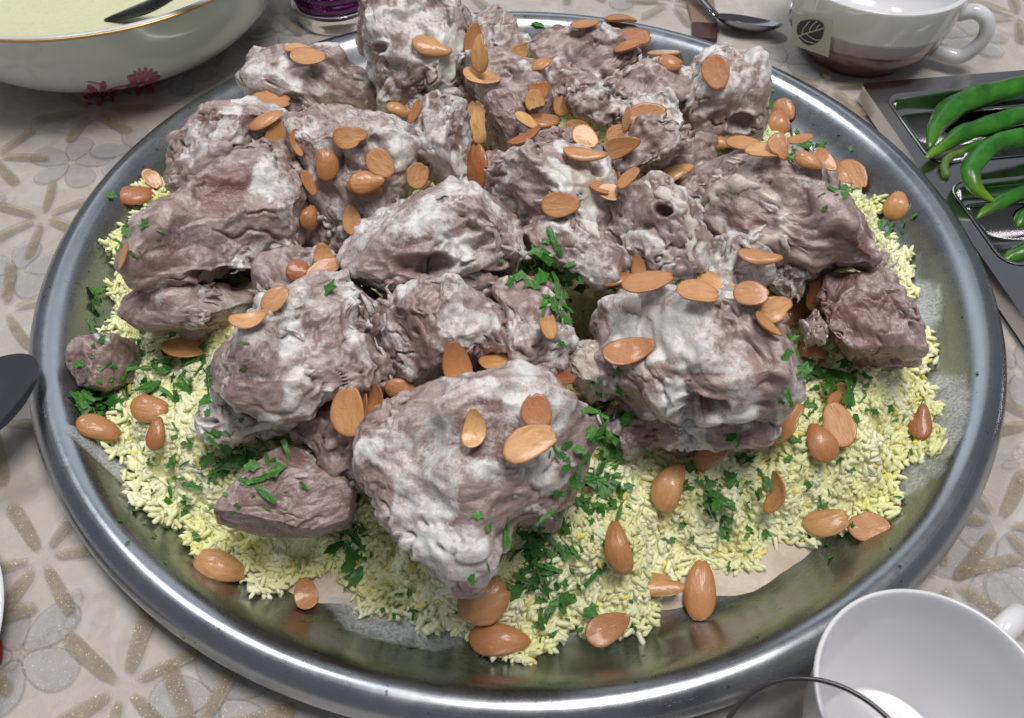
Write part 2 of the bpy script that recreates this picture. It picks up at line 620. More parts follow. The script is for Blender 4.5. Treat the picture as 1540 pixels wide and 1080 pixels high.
# ================================================================== FLATBREAD under the rice
t = NT('flatbread')
n1 = t.noise(60, 5, 0.6, .6); n2 = t.noise(300, 4)
t.set(Base_Color=t.mix(t.ramp(n2, [(0.55, 0.0), (0.75, 0.5)]), t.ramp(n1, [(0.3, (0.46, 0.37, 0.27)), (0.7, (0.66, 0.58, 0.47))]), t.mix(t.ramp(t.noise(110, 3), [(.62, 0.), (.72, 1.)]), (0.74, 0.70, 0.62), (.34, .22, .12))),
      Roughness=0.55, Normal=t.bump(n1, 0.5, 0.003))
M['bread'] = t.m
rice_px = [(165, 300), (152, 330), (160, 380), (150, 430), (160, 480), (178, 530), (182, 590), (166, 650), (165, 705), (222, 755), (262, 800), (300, 838), (368, 858), (395, 885),
           (440, 880), (500, 862), (560, 905), (640, 940), (700, 962), (770, 975), (830, 985), (865, 955), (930, 945), (975, 950), (990, 885), (1060, 862), (1140, 828), (1240, 808),
           (1330, 770), (1375, 705), (1395, 650), (1402, 590), (1398, 520), (1392, 420), (1375, 350), (1340, 290), (1290, 240), (1225, 200), (1160, 160)]


def polar_from_px(pxs, z, extra=(), bank=False):
    q = np.array([at_z(x, y, z if not bank else (.007 if y > 620 else .007 + .017 * min(1, (620 - y) / 180)))[:2] for x, y in pxs] + [np.array(e) for e in extra])
    th = np.arctan2(q[:, 1], q[:, 0]); rr = np.hypot(q[:, 0], q[:, 1])
    i = np.argsort(th); th, rr = th[i], rr[i]
    th = np.concatenate([th - 2 * np.pi, th, th + 2 * np.pi]); rr = np.concatenate([rr, rr, rr])
    return lambda a: np.interp(np.arctan2(np.sin(a), np.cos(a)), th, rr)


back = [(0.15 * math.cos(a), 0.15 * math.sin(a)) for a in np.radians([70, 85, 100, 115, 128])]
rb_raw = polar_from_px(rice_px, 0.006, back, True)


def rb(a):
    return np.minimum(rb_raw(a), 0.178) * (.995 + .006 * np.sin(a * 23 + 1) + .005 * np.sin(a * 53) + .006 * np.sin(a * 97 + 2))


bread_px = [(175, 700), (240, 790), (310, 850), (400, 900), (470, 905), (520, 915), (560, 925), (650, 935), (760, 940), (900, 925), (1000, 915), (1060, 905), (1150, 880), (1210, 850), (1262, 800), (1330, 740), (1370, 640), (1380, 500), (1350, 350), (165, 600), (170, 450), (190, 330)]
bb = polar_from_px(bread_px, 0.006, [(0.14 * math.cos(a), 0.14 * math.sin(a)) for a in np.radians([60, 80, 100, 120])])
N, K = 180, 24
V, Fc = [(0, 0, .0068)], []
for k in range(1, K + 1):
    for j in range(N):
        a = 2 * math.pi * j / N
        r = min(float(bb(np.array(a))), 0.169) * (1 + .006 * math.sin(a * 17) + .006 * math.sin(a * 41 + 2)) * k / K
        z = .0066 + .0005 * math.sin(a * 13 + k) + (.0003 * math.sin(a * 29))
        if k == K: z = .0045
        V.append((r * math.cos(a), r * math.sin(a), z))
for j in range(N):
    j2 = (j + 1) % N
    Fc.append((0, 1 + j, 1 + j2))
    for k in range(K - 1):
        Fc.append((1 + k * N + j, 1 + (k + 1) * N + j, 1 + (k + 1) * N + j2, 1 + k * N + j2))
fb = link('flatbread', py_mesh('flatbread', V, Fc), M['bread'])
tag(fb, 'thin pale flatbread sheet showing under the front edge of the rice', 'bread')


# ================================================================== RICE
def H(x, y, rough=True):
    x = np.asarray(x, float); y = np.asarray(y, float)
    a = np.arctan2(y, x); r = np.hypot(x, y); s = r / rb(a)
    h = np.interp(np.minimum(r, .186), [p_[0] for p_ in prof_top[:9]], [p_[1] for p_ in prof_top[:9]]) * sstep(.80, 1.0, s) + .0045 * (1 - sstep(.80, 1.0, s)) + .0012 + .0175 * sstep(1.0, .87, s) + .017 * np.clip(1 - s * s, 0, 1)
    if rough:
        h = h - .013 * sstep(.72, .45, s)
        p = np.stack([x.ravel(), y.ravel(), np.zeros(x.size)], -1)
        h = h + (sstep(1.0, .93, s).ravel() * (.0130 * fbm(p * 42, 3) + .0060 * fbm(p * 120 + 5, 2))).reshape(h.shape)
    return h


NA, NR = 320, 70
aa = np.linspace(0, 2 * np.pi, NA, endpoint=False); ss = np.linspace(0.02, 1.0, NR) ** 0.8
A, S = np.meshgrid(aa, ss, indexing='xy')
RB = rb(A) * (1 + .02 * np.sin(A * 31) * np.sin(A * 7))
X, Y = S * RB * np.cos(A), S * RB * np.sin(A)
Z = H(X, Y); Z[-1] -= .002
V = np.stack([X.ravel(), Y.ravel(), Z.ravel()], -1)
idx = np.arange(NA * NR).reshape(NR, NA)
q = np.stack([idx[:-1].ravel(), np.roll(idx[:-1], -1, 1).ravel(), np.roll(idx[1:], -1, 1).ravel(), idx[1:].ravel()], -1)[:, ::-1]
me = np_mesh('rice_mound', V, q)
tint = np.tile(np.array([[0.90, 0.90, 0.49]]), (len(V), 1))
nn = fbm(V * 80, 3)[:, None]
tint = tint * (1 + .25 * nn) + np.array([[.03, .0, -.05]]) * (nn > .1)
attr_col(me, 'tint', tint)
rice = link('rice_bed', me, M['rice'])
tag(rice, 'bed of yellow tinted rice piled on the platter under the meat', 'rice', kind='stuff')


def grain_proto():
    ring = []
    for x, r in ((-.5, .0), (-.30, .92), (.28, 1.0), (.5, .0)):
        ring.append((x, r))
    V, Fc, rows = [], [], []
    for x, r in ring:
        if r == 0: rows.append([len(V)]); V.append((x, 0, 0))
        else:
            s = len(V)
            for k in range(4):
                a = 2 * math.pi * k / 4
                V.append((x, r * .5 * math.cos(a), r * .5 * math.sin(a)))
            rows.append(list(range(s, s + 4)))
    for A_, B_ in zip(rows[:-1], rows[1:]):
        for k in range(4):
            k2 = (k + 1) % 4
            if len(A_) == 1: Fc.append((A_[0], B_[k2], B_[k]))
            elif len(B_) == 1: Fc.append((A_[k], A_[k2], B_[0]))
            else: Fc += [(A_[k], A_[k2], B_[k2]), (A_[k], B_[k2], B_[k])]
    return np.array(V), np.array(Fc)


GV, GT = grain_proto()


def grains(P, Nrm, cols, lmin=.0048, lmax=.0072, stick=0.32):
    n = len(P)
    d = rng.normal(size=(n, 3)); d -= (d * Nrm).sum(1)[:, None] * Nrm
    d /= np.linalg.norm(d, axis=1)[:, None]
    d = d + Nrm * rng.normal(0, stick, n)[:, None]; d /= np.linalg.norm(d, axis=1)[:, None]
    s = np.cross(d, Nrm + rng.normal(0, .2, (n, 3))); s /= np.linalg.norm(s, axis=1)[:, None]
    b = np.cross(d, s)
    L = rng.uniform(lmin, lmax, n)[:, None]; W = rng.uniform(.0016, .0023, n)[:, None]
    bend = rng.normal(0, .09, n)[:, None]
    V = np.zeros((n, len(GV), 3))
    for k, g in enumerate(GV):
        V[:, k] = P + d * (g[0] * L) + s * (g[1] * W) + b * (g[2] * W + bend * L * (g[0] ** 2 * 4 - .4))
    T = (GT[None] + (np.arange(n) * len(GV))[:, None, None]).reshape(-1, 3)
    C = np.repeat(cols, len(GV), axis=0)
    return V.reshape(-1, 3), T, C


n = 46000
a = rng.uniform(0, 2 * np.pi, n * 2); s = np.sqrt(rng.uniform(.10, 1.02, n * 2))
keep = rng.uniform(0, 1, n * 2) < np.where(s > .62, 1.0, .62)
keep &= ~((a > 1.0) & (a < 2.3) & (rng.uniform(0, 1, n * 2) < .3))
a, s = a[keep][:n], s[keep][:n]
RBa = rb(a) * (1 + .02 * np.sin(a * 31) * np.sin(a * 7))
x, y = a * 0 + s * RBa * np.cos(a), s * RBa * np.sin(a)
z = H(x, y) + rng.uniform(-.0015, .0006, len(x))
z = z + np.where(s > .97, rng.uniform(0, .003, len(x)), 0)
e = 1e-3
hx = (H(x + e, y) - H(x - e, y)) / (2 * e); hy = (H(x, y + e) - H(x, y - e)) / (2 * e)
Nn = np.stack([-hx, -hy, np.ones_like(hx)], -1); Nn /= np.linalg.norm(Nn, axis=1)[:, None]
P = np.stack([x, y, z], -1)
c1, c2, c3 = np.array([.89, .90, .46]), np.array([.94, .95, .66]), np.array([.85, .74, .22])
cl = sstep(-.35, .35, fbm(P * 55, 2))[:, None]
cols = c1 * (1 - cl) + c2 * cl
cols *= rng.uniform(.90, 1.0, len(P))[:, None]
yel = rng.uniform(0, 1, len(P)) < .035
cols[yel] = c3 * rng.uniform(.8, 1.15, yel.sum())[:, None]
V, T, C = grains(P, Nn, cols)
me = np_mesh('rice_grains', V, T); attr_col(me, 'tint', C)
ga = link('rice_grains', me, M['rice'])
tag(ga, 'loose yellow and white rice grains covering the whole rice mound', 'rice', kind='stuff')


def stray_grain(px, py, z, ang, label, seed):
    p = at_z(px, py, z)
    V = [np.array([g[0] * .0078, g[1] * .0022, g[2] * .0020 + .0008 * (1 - 4 * g[0] ** 2)]) for g in GV]
    me = py_mesh('rice_grain', V, [tuple(int(i) for i in t_) for t_ in GT])
    attr_col(me, 'tint', np.tile([[.78, .82, .60]], (len(V), 1)))
    o = link('rice_grain', me, M['rice'], loc=p); o.rotation_euler = (0, .15, ang)
    tag(o, label, 'rice grain', 'stray rice grains on the steel')


stray_grain(255, 218, .0125, -.4, 'single stray rice grain on the upper left inner slope of the platter', 1)
stray_grain(1241, 183, .0145, 1.9, 'single stray rice grain on the upper right inner slope of the platter', 2)
stray_grain(1407, 543, .0085, .9, 'single stray rice grain on the right slope beside the reddish meat chunk', 3)
stray_grain(962, 958, .0062, -1.2, 'stray rice grain on the steel right of the front almond', 4)
# ================================================================== MEAT
def lift_point(px, py, lift):
    d = ray(px, py)
    lo, hi = .12, .75
    tt = np.linspace(lo, hi, 500)
    P = CAM + d * tt[:, None]
    rr = np.hypot(P[:, 0], P[:, 1])
    h = np.where(rr < .17, H(P[:, 0], P[:, 1], False), .006) + lift
    below = np.nonzero(P[:, 2] < h)[0]
    k = below[0] if len(below) else len(tt) - 1
    return P[k]


ALLMEAT = []


def meat(label, poly, T=None, lift=None, seed=0, sub=6, coat=.45, red=(), white=(), fat=(), holes=(), rings=(), fibre=None, tear=1.0, grow=0.985, calm=1.0,
         name='meat_chunk', cat='meat', tilt=.25, shreds=10, facets=6, fatall=0.0, boxy=.78, group='boiled lamb chunks on the rice'):
    r_ = np.random.default_rng(1000 + seed)
    if seed in (1, 2, 3, 4, 5, 6, 7, 8, 9, 10, 11, 13, 14, 15, 18, 20, 21, 22, 23, 25, 26, 31, 32, 33, 34, 37, 40): grow = 1.10
    P2 = np.array(poly, float)
    # area centroid
    x0, y0 = P2[:, 0], P2[:, 1]; x1, y1 = np.roll(x0, -1), np.roll(y0, -1)
    cr = x0 * y1 - x1 * y0; ar = cr.sum() / 2
    cx, cy = ((x0 + x1) * cr).sum() / (6 * ar), ((y0 + y1) * cr).sum() / (6 * ar)
    P2 = np.array([cx, cy]) + (P2 - np.array([cx, cy])) * grow
    size_px = math.sqrt(abs(ar) / math.pi)
    _, _, zc = to_px(at_z(cx, cy, .04))
    size = size_px / FPX * zc
    if T is None: T = .72 * size
    if lift is None: lift = .55 * T
    C = lift_point(cx, cy, lift)
    tc = CAM - C; tc /= np.linalg.norm(tc)
    w = tc + np.array([0, 0, tilt]); w /= np.linalg.norm(w)
    u = np.cross(U_, w); u /= np.linalg.norm(u); v = np.cross(w, u)
    Q = []
    for px, py in P2:
        d = ray(px, py); t_ = ((C - CAM) @ w) / (d @ w)
        q = CAM + d * t_ - C
        Q.append((q @ u, q @ v))
    Q = np.array(Q)
    NTH = 240
    th = np.linspace(-np.pi, np.pi, NTH, endpoint=False)
    R = np.full(NTH, 1e-4)
    A0, B0 = Q, np.roll(Q, -1, 0)
    for i, t_ in enumerate(th):
        d = np.array([math.cos(t_), math.sin(t_)])
        e = B0 - A0
        den = d[0] * e[:, 1] - d[1] * e[:, 0]
        den = np.where(np.abs(den) < 1e-12, 1e-12, den)
        s_ = (A0[:, 0] * e[:, 1] - A0[:, 1] * e[:, 0]) / den
        k_ = (A0[:, 0] * d[1] - A0[:, 1] * d[0]) / den
        ok = (s_ > 0) & (k_ >= 0) & (k_ <= 1)
        if ok.any(): R[i] = s_[ok].max()
    ker = np.exp(-.5 * (np.arange(-3, 4) / 1.3) ** 2); ker /= ker.sum()
    R = np.convolve(np.concatenate([R[-3:], R, R[:3]]), ker, 'valid')
    S, Tr = ico(sub)
    tht = np.arctan2(S[:, 1], S[:, 0]); rho = np.hypot(S[:, 0], S[:, 1])
    Rv = np.interp(tht, np.concatenate([th, [np.pi]]), np.concatenate([R, R[:1]]))
    g = np.sin(np.clip(rho, 0, 1) * np.pi / 2) ** boxy
    hz = np.sign(S[:, 2]) * np.abs(S[:, 2]) ** .85
    L = np.stack([Rv * g * np.cos(tht), Rv * g * np.sin(tht), T * hz], -1)
    # irregular cut planes
    for k in range(facets):
        d = r_.normal(size=3); d[2] = abs(d[2]) * 1.2 + .25; d /= np.linalg.norm(d)
        pr = L @ d
        lim = pr.max() * r_.uniform(.66, .90)
        over = np.maximum(pr - lim, 0)
        L = L - d * (over * .84)[:, None]
    lw = L / size + r_.uniform(0, 50, 3)
    L = L + calm * size * (.10 * np.stack([fbm(lw * 1.3 + k * 19, 2) for k in range(3)], -1) + .035 * np.stack([gnoise(lw * 3.4 + k * 23) for k in range(3)], -1)) * np.array([.8, .8, 1.2])
    B = np.stack([u, v, w])                   # local -> world rows
    W = L @ B
    pw = W + C                                # world
    Nn = vnormals(W, Tr)
    off = r_.uniform(0, 50, 3)
    q = W + off
    inv = 1.0 / size
    warp = np.stack([fbm(q * inv * 2.2 + k * 31, 2) for k in range(3)], -1) * size * .35
    qs = q + warp
    # low lumps
    disp = .10 * calm * size * fbm(qs * inv * 1.5, 3)
    # fibre frame
    fa = r_.uniform(0, np.pi) if fibre is None else math.radians(fibre)
    fd = math.cos(fa) * R_ + math.sin(fa) * U_
    fd = fd + .25 * r_.normal(size=3); fd /= np.linalg.norm(fd)
    qw = q + warp * .45
    along = (qw @ fd)[:, None] * fd
    qf = (qw - along) * 1.0 + along * .12
    # layered tears: terraces of a stretched noise
    hN = fbm(qf * 72 + 3, 3) * 3.6
    fl = np.floor(hN); fr = hN - fl
    terr = fl + sstep(.44, .56, fr)
    tm = sstep(.0, .24, fbm(q * inv * 1.7 + 77, 2))
    h2 = fbm(qf * 34 + 13, 2) * 2.6; f2_ = np.floor(h2)
    disp += tear * (.0013 * terr * (.05 + .95 * tm) + (.0013) * (f2_ + sstep(.42, .58, h2 - f2_)) * (.25 + .75 * (1 - tm)))
    disp += calm * .0010 * ridged(qf * 85 + 61, 2) * (.35 + .65 * (1 - tm))
    # fibres
    fib = ridged(qf * 230, 2)
    disp += (.00075 if fibre is not None else .00042) * fib * (.4 + .6 * tm)
    # cracks
    ck = np.abs(gnoise(qs * inv * 2.6 + 11)); ck2 = np.abs(gnoise(qf * 70 + 41))
    disp -= .0036 * tear * np.exp(-(ck / .045) ** 2) * sstep(0, .3, gnoise(q * inv * 1.4 + 5)) + .0014 * np.exp(-(ck2 / .05) ** 2) * tm
    # medium & small bumps
    disp += calm * (.0007 + .0011 * tm) * fbm(q * 120, 3) + .0004 * fbm(q * 420, 2)
    PX, PY, _ = to_px(pw)
    front = sstep(-.1, .25, Nn @ tc)
    nz2 = fbm(q * 110 + 9, 3); nz3 = fbm(q * 45 + 23, 3)

    def ell(lst):
        m_ = np.zeros(len(W))
        for e in lst:
            ex, ey, rx, ry = e[:4]; an = math.radians(e[4]) if len(e) > 4 else 0; st = e[5] if len(e) > 5 else 1.0
            dx, dy = PX - ex, -(PY - ey)
            xx = (dx * math.cos(an) + dy * math.sin(an)) / rx; yy = (-dx * math.sin(an) + dy * math.cos(an)) / ry
            rr_ = np.sqrt(xx * xx + yy * yy) + .55 * nz2 + .35 * nz3
            m_ = np.maximum(m_, sstep(1.12, .86, rr_) * front * st)
        return m_
    mh = ell([(h[0], h[1], h[2], h[3], h[4] if len(h) > 4 else 0) for h in holes]) if holes else 0
    if holes:
        for h in holes:
            dx, dy = (PX - h[0]) / h[2], (PY - h[1]) / h[3]
            rr_ = np.sqrt(dx * dx + dy * dy) + .75 * nz3 + .45 * nz2
            dep = h[5] if len(h) > 5 else .014
            disp -= dep * sstep(1.1, .35, rr_) * front
            disp += .0012 * np.exp(-((rr_ - 1.15) / .18) ** 2) * front
    mr = ell(red); mw = ell(white); mf = np.maximum(ell(fat), fatall)
    for ex, ey, rx, ry, an in rings:
        a_ = math.radians(an); dx, dy = PX - ex, -(PY - ey)
        xx = (dx * math.cos(a_) + dy * math.sin(a_)) / rx; yy = (-dx * math.sin(a_) + dy * math.cos(a_)) / ry
        rr_ = np.sqrt(xx * xx + yy * yy) + .16 * nz3 + .08 * nz2
        rim_ = np.exp(-((rr_ - 1.0) / .20) ** 2) * front
        disp += .0022 * rim_ - .0009 * sstep(.92, .6, rr_) * front
        mf = np.maximum(mf, .75 * rim_); mr = np.maximum(mr, .5 * sstep(.80, .55, rr_) * front)
        mw = np.maximum(mw, .9 * np.exp(-((rr_ - .74) / .07) ** 2) * front * sstep(-.1, .2, nz2))
    # sauce that clings in patches: noise driven, plus the marked patches
    cn = fbm(q * 62 + 51, 4) * .5 + fbm(q * inv * 1.6 + 90, 2) * .8
    cm = sstep(.36 - coat, .60 - coat, cn) * (.55 + .45 * sstep(-.2, .4, nz2))
    cm = np.maximum(cm * (1 - .8 * mr), mw * (.62 + .38 * sstep(-.25, .25, nz3)))
    disp += cm * (.0007 + .0011 * fbm(q * 260 + 7, 3)) - mr * .0004
    disp = disp * (1 - .55 * mr) if len(red) else disp
    disp = disp - disp.mean() - .0004
    Wd = W + Nn * disp[:, None]
    # boiled flesh is soft: relax the surface a little, and much more where sauce lies on it
    E_ = np.concatenate([Tr[:, [0, 1]], Tr[:, [1, 2]], Tr[:, [2, 0]]])
    deg = np.bincount(E_[:, 0], minlength=len(W)).astype(float)
    its = 3 if sub == 7 else 1
    for it in range(its):
        av = np.stack([np.bincount(E_[:, 0], weights=Wd[E_[:, 1], c_], minlength=len(W)) for c_ in range(3)], -1) / deg[:, None]
        k_ = (.35 if it < 1 else 0) + (.45 if it > 0 else .0) * np.clip(np.maximum(cm, mr), 0, 1)
        Wd = Wd + (av - Wd) * (k_[:, None] if isinstance(k_, np.ndarray) else k_)
    me = np_mesh(name, Wd, Tr)
    a_ = me.attributes.new('fib', 'FLOAT_VECTOR', 'POINT'); a_.data.foreach_set('vector', qf.astype(np.float32).ravel())
    attr(me, 'coat', np.clip(cm, 0, 1)); attr(me, 'red', np.clip(np.maximum(mr, .0), 0, 1)); attr(me, 'fat', np.clip(mf, 0, 1))
    o = link(name, me, M['meat'], loc=C)
    tag(o, label, cat, group)
    # torn strands standing off the surface
    shreds = int(shreds * 1.3)
    if shreds:
        VV, TT = [], []
        cand = np.nonzero((Nn @ tc > .35) & (tm > .3) & (mw < .3) & (mr < .3))[0]
        if len(cand) > 10:
            cen = r_.choice(cand, max(2, shreds // 3))
            for k in range(shreds):
                c0 = Wd[r_.choice(cen)]
                dd = np.linalg.norm(Wd[cand] - c0, axis=1)
                near = cand[dd < .007]
                if len(near) == 0: continue
                i = r_.choice(near)
                nrm = Nn[i]
                d = fd * r_.choice([-1, 1]) * r_.uniform(.5, 1.1) + nrm * r_.uniform(.0, .22) + .25 * r_.normal(size=3)
                d -= nrm * min(0, d @ nrm); d /= np.linalg.norm(d)
                ln = r_.uniform(.004, .009); rad = r_.uniform(.0006, .0015)
                sag = -nrm * ln * r_.uniform(.15, .6)
                path = [Wd[i] - nrm * .0010 + d * ln * t_ + sag * t_ * t_ + .0004 * r_.normal(size=3) for t_ in (0, .25, .5, .75, 1.0)]
                vv, ff = tube(path, [rad, rad * 1.15, rad, rad * .7, rad * .25], 5, r_.uniform(.35, .7), nrm)
                b0 = len(VV); VV += [tuple(p) for p in vv]
                TT += [tuple(j + b0 for j in f) for f in ff]
            if VV:
                me2 = py_mesh('torn_fibres', VV, TT)
                nvv = len(VV)
                a2 = me2.attributes.new('fib', 'FLOAT_VECTOR', 'POINT'); a2.data.foreach_set('vector', (np.array(VV) + off).astype(np.float32).ravel())
                attr(me2, 'coat', np.full(nvv, r_.uniform(.2, .7))); attr(me2, 'red', np.zeros(nvv)); attr(me2, 'fat', np.full(nvv, fatall))
                o2 = link('torn_fibres', me2, M['meat'], o); tag(o2, kind='stuff')
    ALLMEAT.append(o)
    return o


# ---- back row first, front row last (order only matters for reading)
meat('tall white coated meat chunk standing at the back beside the purple jar', [(538, 45), (552, 14), (590, 2), (650, 5), (700, 28), (722, 70), (712, 112), (680, 128), (640, 150), (590, 160), (562, 150), (548, 110), (560, 85), (545, 66)],
     T=.030, lift=.034, seed=1, sub=7, coat=.62, white=[(590, 30, 45, 22), (660, 50, 50, 40, 0, .9)], fat=[(672, 85, 45, 35)], fibre=80, shreds=6, holes=[(575, 72, 14, 9, 0, .005)])
meat('grey coated meat chunk at the back left, under a pair of almonds', [(374, 90), (392, 72), (440, 80), (500, 88), (545, 118), (578, 168), (545, 200), (480, 200), (425, 178), (385, 155), (376, 120)],
     T=.026, lift=.018, seed=2, coat=.55, fibre=-30, red=[(500, 130, 30, 5, -25, .8)], holes=[(440, 150, 16, 12, 0, .004)])
meat('thin fatty scrap standing up at the back rim between two chunks', [(700, 30), (722, 18), (742, 8), (760, 28), (785, 45), (800, 70), (775, 95), (735, 95), (710, 65)], T=.012, lift=.018, seed=3, coat=.45, fatall=.25, shreds=3)
meat('broad purplish meat chunk at the back, under three almonds near the rim', [(800, 70), (830, 48), (880, 40), (930, 50), (965, 80), (950, 110), (905, 140), (860, 135), (815, 105)],
     T=.022, lift=.020, seed=4, coat=.25, fibre=10, shreds=8)
meat('pinkish rounded meat chunk in the middle of the back row', [(680, 105), (720, 88), (765, 90), (805, 112), (840, 150), (835, 185), (790, 200), (745, 180), (700, 150)],
     T=.022, lift=.022, seed=5, coat=.38, fibre=-20)
meat('small pale meat knob right of the broken almonds at the back', [(815, 105), (850, 95), (885, 110), (900, 145), (870, 165), (830, 160), (815, 135)], T=.014, lift=.024, seed=6, coat=.3)
meat('ragged shredded meat scrap in the back between almonds', [(855, 150), (875, 132), (915, 140), (950, 155), (960, 185), (920, 200), (880, 190)], T=.012, lift=.026, seed=7, coat=.42, shreds=14, tear=1.4)
meat('block shaped meat chunk at the back right with an almond on top', [(1040, 110), (1053, 75), (1090, 70), (1102, 92), (1140, 92), (1150, 140), (1143, 205), (1085, 218), (1030, 200), (1005, 165), (1020, 130)],
     T=.026, lift=.022, seed=8, sub=7, coat=.5, fibre=70, white=[(1072, 85, 22, 16), (1125, 130, 25, 30, 0, .7)], holes=[(1115, 185, 24, 14, 0, .005)])
meat('small meat chunk between the back right block and the broad purplish chunk', [(905, 150), (935, 115), (985, 95), (1035, 100), (1045, 150), (1020, 185), (970, 170), (930, 180)], T=.020, lift=.020, seed=9, coat=.35, fibre=40)
meat('creamy yellowish fatty scrap behind a dark curved almond', [(930, 175), (960, 150), (1005, 140), (1025, 175), (1015, 215), (975, 210), (940, 200)], T=.014, lift=.026, seed=10, coat=.6, fatall=.55, shreds=4)
meat('torn purple meat flap sticking up right of the almond cluster', [(935, 235), (952, 200), (968, 176), (1000, 195), (1050, 192), (1035, 215), (1000, 240), (960, 255), (930, 258)], T=.010, lift=.036, seed=11, coat=.15, red=[(975, 205, 30, 22, -20, .35)], tear=1.5, shreds=14, fibre=20)
meat('large sloping meat chunk at the upper left edge above the fallen almonds', [(240, 265), (262, 215), (308, 172), (370, 163), (425, 180), (470, 220), (455, 260), (380, 270), (330, 290), (290, 300), (262, 305)],
     T=.030, lift=.016, seed=12, sub=7, coat=.33, fibre=20, red=[(345, 178, 40, 12, 10, .4)], white=[(300, 200, 30, 8, 45, .6)])
meat('long ragged pale chunk running down the left of centre', [(430, 180), (470, 170), (540, 178), (600, 185), (635, 215), (630, 260), (600, 285), (590, 320), (545, 355), (500, 368), (475, 340), (470, 270), (450, 225)],
     T=.026, lift=.026, seed=13, sub=7, coat=.48, fibre=-65, fat=[(605, 290, 28, 26)], white=[(545, 180, 40, 22, 0, .6)], shreds=14)
meat('white crusted upright meat chunk left of the dark convex almond', [(622, 175), (655, 148), (695, 165), (708, 215), (706, 280), (690, 300), (655, 262), (632, 240), (625, 205)],
     T=.022, lift=.032, seed=14, coat=.6, fibre=85, white=[(655, 215, 24, 45)])
meat('dark purple smooth meat lump beside the upright almond in the centre', [(735, 150), (760, 142), (780, 155), (795, 190), (785, 225), (755, 235), (735, 215), (730, 180)], T=.015, lift=.034, seed=15, coat=-.2, red=[(757, 190, 40, 55, 0, .45)], tear=.3, shreds=0)
meat('big left chunk with a smooth reddish brown face', [(188, 415), (198, 365), (228, 325), (285, 290), (330, 255), (378, 225), (425, 218), (450, 240), (458, 300), (452, 355), (440, 395), (400, 415), (330, 420), (260, 438), (210, 440)],
     T=.036, lift=.026, seed=16, sub=7, coat=.36, red=[(338, 285, 55, 34, 35, .95), (375, 330, 45, 16, 60, .4), (250, 390, 35, 18, 10, .5)], white=[(412, 265, 16, 40, -10, .8), (430, 300, 14, 45, 0, .75), (330, 350, 70, 18, 10, .45)],
     fibre=5, shreds=12, holes=[(355, 412, 60, 9, 0, .006)])
meat('long brownish meat strip at the left edge beneath the big left chunk', [(178, 465), (195, 440), (245, 430), (320, 428), (400, 425), (445, 440), (430, 475), (370, 505), (300, 505), (225, 502), (190, 490)],
     T=.020, lift=.010, seed=17, coat=.28, fibre=3, fat=[(330, 450, 60, 14, 0, .35)], shreds=16, red=[(235, 460, 40, 12, 0, .4)])
meat('dark shredded meat under the three almonds left of centre', [(395, 400), (450, 385), (510, 400), (540, 430), (520, 470), (450, 480), (400, 460)], T=.018, lift=.018, seed=18, coat=.15, shreds=16, tear=1.5)
meat('central chunk with a deep torn hollow in its front', [(508, 395), (525, 348), (570, 312), (625, 292), (680, 278), (735, 300), (775, 325), (790, 375), (770, 415), (700, 425), (640, 445), (585, 445), (540, 425)],
     T=.034, lift=.038, seed=19, sub=7, coat=.45, fibre=30, holes=[(645, 400, 50, 20, 0, .012), (728, 370, 16, 22, 0, .006)], red=[(620, 375, 50, 14, 15, .45), (600, 395, 14, 30, 20, .4)], white=[(600, 345, 60, 22, 30, .6)], shreds=12)
meat('purplish upper part behind the central pale chunk, under long almonds', [(765, 235), (790, 205), (840, 200), (890, 215), (920, 240), (900, 265), (840, 265), (790, 262)], T=.016, lift=.034, seed=20, coat=.2)
meat('pale cream coated chunk in the centre under a single orange almond', [(728, 305), (752, 258), (792, 222), (850, 226), (905, 248), (920, 290), (915, 335), (890, 360), (850, 330), (800, 345), (755, 335)],
     T=.026, lift=.040, seed=21, sub=7, coat=.42, fat=[(885, 290, 45, 60, 0, .85), (760, 330, 30, 30, 0, .5)], white=[(805, 255, 40, 28, 0, .5)])
meat('smooth grey meat lump hanging over the dark gap in the centre', [(793, 355), (812, 332), (855, 332), (890, 355), (925, 380), (952, 400), (935, 425), (890, 430), (845, 405), (810, 385)],
     T=.020, lift=.034, seed=22, coat=.40, tear=.5, white=[(880, 375, 18, 20, 0, .7)], shreds=4)
meat('open meat chunk with a thick white fat strip, right of centre', [(915, 320), (950, 290), (990, 275), (1030, 300), (1052, 340), (1052, 400), (1010, 412), (955, 408), (925, 380)],
     T=.022, lift=.036, seed=23, sub=7, coat=.42, fibre=-75, holes=[(1000, 318, 20, 12, 0, .005)], shreds=6)
meat('big ridged meat chunk at the right with a round cut bone', [(1020, 300), (1040, 250), (1090, 225), (1150, 222), (1210, 240), (1265, 268), (1308, 310), (1325, 360), (1315, 400), (1255, 398), (1215, 420), (1170, 400), (1120, 375), (1060, 365), (1030, 340)],
     T=.036, lift=.030, seed=24, sub=7, coat=.22, rings=[(1122, 322, 58, 40, -12)], fibre=-55, red=[(1300, 365, 26, 28, 0, .8), (1110, 375, 50, 12, 0, .4)], white=[(1240, 280, 50, 12, -20, .5)], shreds=14, tear=1.2)
meat('white coated lump behind the row of almonds, right of centre', [(1030, 410), (1065, 370), (1110, 365), (1155, 385), (1160, 420), (1130, 440), (1070, 440)], T=.020, lift=.032, seed=25, coat=.75, tear=.6, shreds=4, white=[(1110, 400, 50, 30)])
meat('little white crusted scrap left of the reddish right chunk', [(1160, 430), (1165, 400), (1190, 392), (1212, 410), (1205, 440), (1185, 452)], T=.010, lift=.026, seed=26, coat=.75, shreds=5)
meat('thin meat strip hanging against the rice at the far right', [(1308, 385), (1325, 375), (1335, 385), (1330, 420), (1322, 440), (1308, 430)], T=.006, lift=.018, seed=27, coat=.2, shreds=3)
